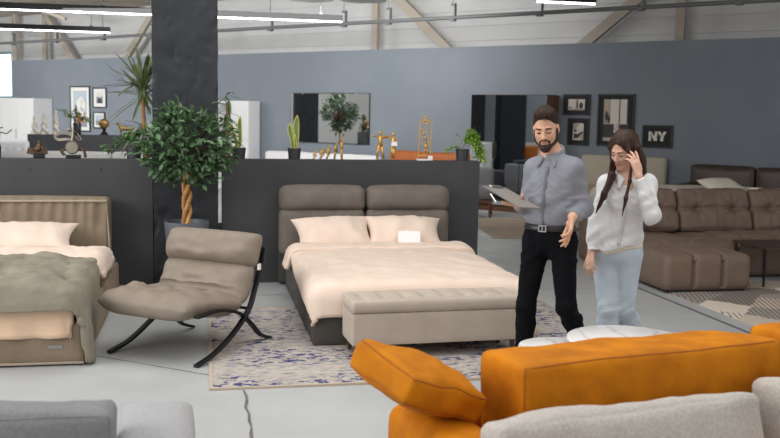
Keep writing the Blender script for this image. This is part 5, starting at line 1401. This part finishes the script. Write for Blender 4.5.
# ---------------------------------------------------------------- woman
def make_woman():
    HC = npv(2.735, 5.775, 1.492)
    J = dict(neck=(2.775, 5.80, 1.325), shR=(2.650, 5.83, 1.262), shL=(2.885, 5.735, 1.275), elR=(2.572, 5.825, 1.02), wrR=(2.525, 5.765, .815),
             elL=(2.845, 5.56, 1.085), wrL=(2.750, 5.580, 1.335), hipR=(2.645, 5.815, .79), hipL=(2.79, 5.755, .79), knR=(2.652, 5.745, .43), knL=(2.772, 5.745, .43),
             anR=(2.69, 5.80, .08), anL=(3.02, 5.96, .09))
    J = {k: np.array(v) for k, v in J.items()}
    TF = frame((-.38, -.92)); HM = frame((-.86, -.50), 24, 3)
    lo, hi = (2.36, 5.36, 0), (3.16, 6.18, 1.70); h = .0058
    ex, ey = TF[:, 0], TF[:, 1]
    chest = (J['shR'] + J['shL']) / 2; pel = (J['hipR'] + J['hipL']) / 2
    body = Field(lo, hi, h)
    P = head(body, HC, HM, .97, True)
    body.cone(P(0, .025, -.06), J['neck'], .044, .048, .03).cone(J['neck'], chest + npv(0, 0, -.02), .05, .07, .03)
    def torso(f, g):
        f.cone(J['shR'], J['shL'], .05 + g, .05 + g, .05)
        f.ell(chest + npv(0, 0, -.10), (.145 + g, .098 + g, .15 + g), TF, .05)
        for sx in (-1, 1): f.ell(chest + ex * sx * .065 - ey * .075 + npv(0, 0, -.12), (.06 + g * .6, .055 + g * .6, .06 + g * .6), TF, .05)
        f.ell(chest * .4 + pel * .6 + npv(0, 0, .04), (.118 + g, .09 + g, .17 + g), TF, .06)
        f.cone(J['neck'] + npv(0, 0, -.03), J['shR'], .045 + g, .042 + g, .04).cone(J['neck'] + npv(0, 0, -.03), J['shL'], .045 + g, .042 + g, .04)
    def hips(f, g):
        f.ell(pel + npv(0, 0, .03), (.158 + g, .108 + g, .12 + g), TF, .05)
        f.ell(pel + ey * .055 + npv(0, 0, -.03), (.135 + g, .085 + g, .10 + g), TF, .05)
    def arms(f, g):
        for a, b, c in (('shR', 'elR', 'wrR'), ('shL', 'elL', 'wrL')):
            f.cone(J[a], J[b], .046 + g, .037 + g, .03).cone(J[b], J[c], .037 + g, .024 + g * .8, .02)
    def legs(f, g, tap=0):
        for a, b, c in (('hipR', 'knR', 'anR'), ('hipL', 'knL', 'anL')):
            m = J[b] * .72 + J[c] * .28 + ey * .012
            f.cone(J[a], J[b], .082 + g, .053 + g, .03).cone(J[b], m, .052 + g, .052 + g + tap * .5, .03).cone(m, J[c], .052 + g + tap * .5, .035 + g + tap, .03)
    torso(body, 0); hips(body, 0); arms(body, 0); legs(body, 0)
    for a, td in (('anR', (-.45, -.85)), ('anL', (-.35, -.9))):
        t = unit((*td, 0)); q = J[a]; body.cone(q, npv(q[0], q[1], .045) + t * .04, .035, .034, .02).cone(npv(q[0], q[1], .04), npv(q[0], q[1], .035) + t * .14, .034, .026, .02)
    hand(body, J['wrR'], npv(2.502, 5.725, .745) - J['wrR'], (.8, .4, 0), -1, curl=(14, 18, 12), thumb=(.7, .6, .2), s=.9)
    hand(body, J['wrL'], npv(2.725, 5.625, 1.48) - J['wrL'], (-.35, .9, .1), -1, curls=((2, 10, 8), (8, 20, 14), (12, 26, 18), (18, 30, 20)), thumb=(.65, .6, .3), s=1.0, spread=.14)
    root = body.build('person', SKIN_W, None)
    face_bits(root, HC, HM, .97, True, LIPW, SKIN_W)
    # long hair
    hf = Field(HC - npv(.26, .26, .50), HC + npv(.26, .26, .2), .0052)
    hf.ell(P(0, .022, .052), (.085, .104, .100), HM, .02)
    hf.ell(P(0, .06, -.04), (.070, .055, .12), HM, .04)
    # back fall
    hf.chain([P(0, .085, -.02), HC + npv(.09, .06, -.18), HC + npv(.10, .07, -.29)], [.06, .04, .022], .03)
    # side locks framing the face
    hf.chain([P(-.045, -.04, .095), P(-.080, -.045, .04), P(-.085, -.035, -.05), npv(2.622, 5.715, 1.335), npv(2.566, 5.70, 1.21), npv(2.526, 5.71, 1.085)], [.018, .014, .015, .018, .016, .006], .02)
    hf.chain([P(-.08, -.0, .03), P(-.088, .0, -.07), npv(2.640, 5.735, 1.32), npv(2.580, 5.72, 1.19), npv(2.545, 5.72, 1.11)], [.022, .020, .020, .017, .006], .02)
    hf.chain([P(.045, -.04, .095), P(.080, -.055, .03), P(.086, -.055, -.06), npv(2.705, 5.615, 1.30), npv(2.676, 5.595, 1.19), npv(2.656, 5.60, 1.07)], [.018, .013, .013, .012, .012, .005], .016)
    hf.chain([P(.085, .03, .02), P(.09, .04, -.08), npv(2.86, 5.74, 1.30), npv(2.875, 5.75, 1.20)], [.03, .034, .03, .012], .02)
    X, Y, Z = hf.full(); lx = [(X - HC[0]) * HM[0][i] + (Y - HC[1]) * HM[1][i] + (Z - HC[2]) * HM[2][i] for i in range(3)]
    # keep the face clear
    fc = np.sqrt((lx[0] / .060) ** 2 + ((lx[1] + .10) / .075) ** 2 + ((lx[2] + .015) / .100) ** 2) - 1
    hf.v = np.maximum(hf.v, (-fc * .06).astype(np.float32))
    ang = np.arctan2(lx[1], lx[0])
    hf.v += (.0011 * np.sin(ang * 30 + 4 * lx[2]) + .0012 * np.sin((X * .8 - Y * .6) * 260 + 2 * np.sin(Z * 9))).astype(np.float32)
    # parting
    hf.v = np.maximum(hf.v, (.006 - np.sqrt((lx[0] / 1.0) ** 2 + np.minimum(0, lx[2] - .13) ** 2 * 0 + (np.sqrt((lx[1] - .022) ** 2 + (lx[2] - .052) ** 2) - .108) ** 2) + np.clip(lx[1], 0, 1) * .5).astype(np.float32))
    hf.build('hair', HAIRW, root, smooth_it=4)
    # blouse
    sh = Field(lo, hi, h); torso(sh, .013); arms(sh, .013)
    sh.ell(pel + npv(0, 0, .03), (.172, .128, .30), TF, .06)
    sh.cone(J['elL'], J['wrL'] * .5 + J['elL'] * .5, .062, .052, .02)
    wrinkle(sh, .0095, (2.38, 5.38, .80), (3.1, 6.1, 1.30), 20, .7, (1.6, .8, .5)); wrinkle(sh, .0050, (2.38, 5.38, .80), (3.1, 6.1, 1.30), 42, 2.7, (1.3, .8, .8))
    X, Y, Z = sh.full()
    sx_ = (X - pel[0]) * ex[0] + (Y - pel[1]) * ex[1]; sy_ = (X - pel[0]) * ey[0] + (Y - pel[1]) * ey[1]
    hemx = lambda q: np.interp(q, [-.19, -.07, .07, .11, .145, .2], [.845, .818, .868, .865, .79, .775])
    hem = np.where(sy_ < .03, hemx(sx_), .79)
    dR = np.sqrt((X - J['wrR'][0]) ** 2 + (Y - J['wrR'][1]) ** 2)
    hem = np.where((dR < .062), .835, hem)
    sh.v = np.maximum(sh.v, (hem - Z).astype(np.float32))
    d = unit(J['wrL'] - J['elL']); pl_ = (X - J['wrL'][0]) * d[0] + (Y - J['wrL'][1]) * d[1] + (Z - J['wrL'][2]) * d[2] + .015
    near = ((X - J['wrL'][0]) ** 2 + (Y - J['wrL'][1]) ** 2 + (Z - J['wrL'][2]) ** 2) < .085 ** 2
    sh.v = np.where(near, np.maximum(sh.v, pl_.astype(np.float32)), sh.v)
    nk = J['neck']; nd = unit(npv(0, 0, 1) - ey * .5); pn_ = (X - nk[0]) * nd[0] + (Y - nk[1]) * nd[1] + (Z - nk[2]) * nd[2]
    sh.v = np.where(((X - nk[0]) ** 2 + (Y - nk[1]) ** 2) < .12 ** 2, np.maximum(sh.v, (pn_ + .004).astype(np.float32)), sh.v)
    so = sh.build('blouse', BLOUSE, root)
    cf = Field(nk - .17, nk + .17, .0048)
    for k in range(16):
        a0 = R(-90 + 40 + 280 * k / 16); a1 = R(-90 + 40 + 280 * (k + 1) / 16)
        q = lambda a: nk + ex * .066 * math.cos(a) + ey * .07 * math.sin(a) + npv(0, 0, .022 + .032 * math.sin(a))
        cf.cone(q(a0), q(a1), .010, .010, .008).cone(q(a0) - npv(0, 0, .02), q(a1) - npv(0, 0, .02), .013, .013, .01)
    fr_ = nk - ey * .090 - npv(0, 0, .015)
    for sx in (-1, 1):
        for q_ in range(6):
            t_ = q_ / 5; cf.cone(fr_ + ex * sx * (.026 + .034 * t_) + ey * .04 * t_ + npv(0, 0, -.005 + .03 * t_), fr_ + ex * sx * (.054 + .01 * t_) - ey * .045 - npv(0, 0, .065 - .01 * t_), .008, .004, .006)
    cf.build('collar', BLOUSE, so)
    out = []
    for i in range(18):
        z = 1.235 - .36 * i / 17; t = i / 17; c0 = chest * (1 - t) + pel * t
        for dd in np.linspace(.24, .03, 85):
            r_ = npv(c0[0], c0[1], z) - ey * dd + ex * .005; ii = [int(round((r_[a] - sh.lo[a]) / h)) for a in range(3)]
            if all(0 <= ii[a] < sh.n[a] for a in range(3)) and sh.v[ii[0], ii[1], ii[2]] < .001: out.append(Vector(r_ - ey * .001)); break
    MB().tube(out, 0, flat=(.013, .003)).build('placket', mat('blouse_placket', '#cbced1', .75), so, smooth=180)
    # jeans, cream vest hem and shoes
    tr_ = Field(lo, hi, h); hips(tr_, .008); legs(tr_, .010, .012)
    for zc, amp, sd in ((.40, .005, 2), (.12, .009, 5)):
        wrinkle(tr_, amp, (2.38, 5.38, zc - .14), (3.14, 6.16, zc + .14), 48, sd, (.5, .3, 2))
    X, Y, Z = tr_.full(); full = tr_.v.copy()
    tr_.v = np.maximum(full, np.maximum(Z - .90, .06 - Z).astype(np.float32)); jo = tr_.build('jeans', JEANS, root)
    ve = tr_.copy(); ve.v = np.maximum(full - .008, np.maximum(Z - .93, np.where(sy_ < .03, np.interp(sx_, [-.19, -.07, .07, .11], [.87, .80, .845, .85]), .9) - Z).astype(np.float32)); ve.build('vest_hem', CREAM, root)
    for a, td in (('anR', (-.45, -.85)), ('anL', (-.35, -.9))):
        t = unit((*td, 0)); q = J[a]; f = Field(q - npv(.3, .3, .1), q + npv(.3, .3, .1), .006)
        f.cone(npv(q[0], q[1], .05), npv(q[0], q[1], .045) + t * .05, .044, .043, .02).cone(npv(q[0], q[1], .045) + t * .02, npv(q[0], q[1], .04) + t * .16, .043, .033, .02).cone(q, npv(q[0], q[1], .05), .042, .044, .02)
        X, Y, Z = f.full(); f.v = np.maximum(f.v, (.001 - Z).astype(np.float32)); f.build('shoe', WSHOE, root)
    tag(root, 'long haired woman in a pale blouse and light jeans, hand raised to hair', 'person')
make_woman()
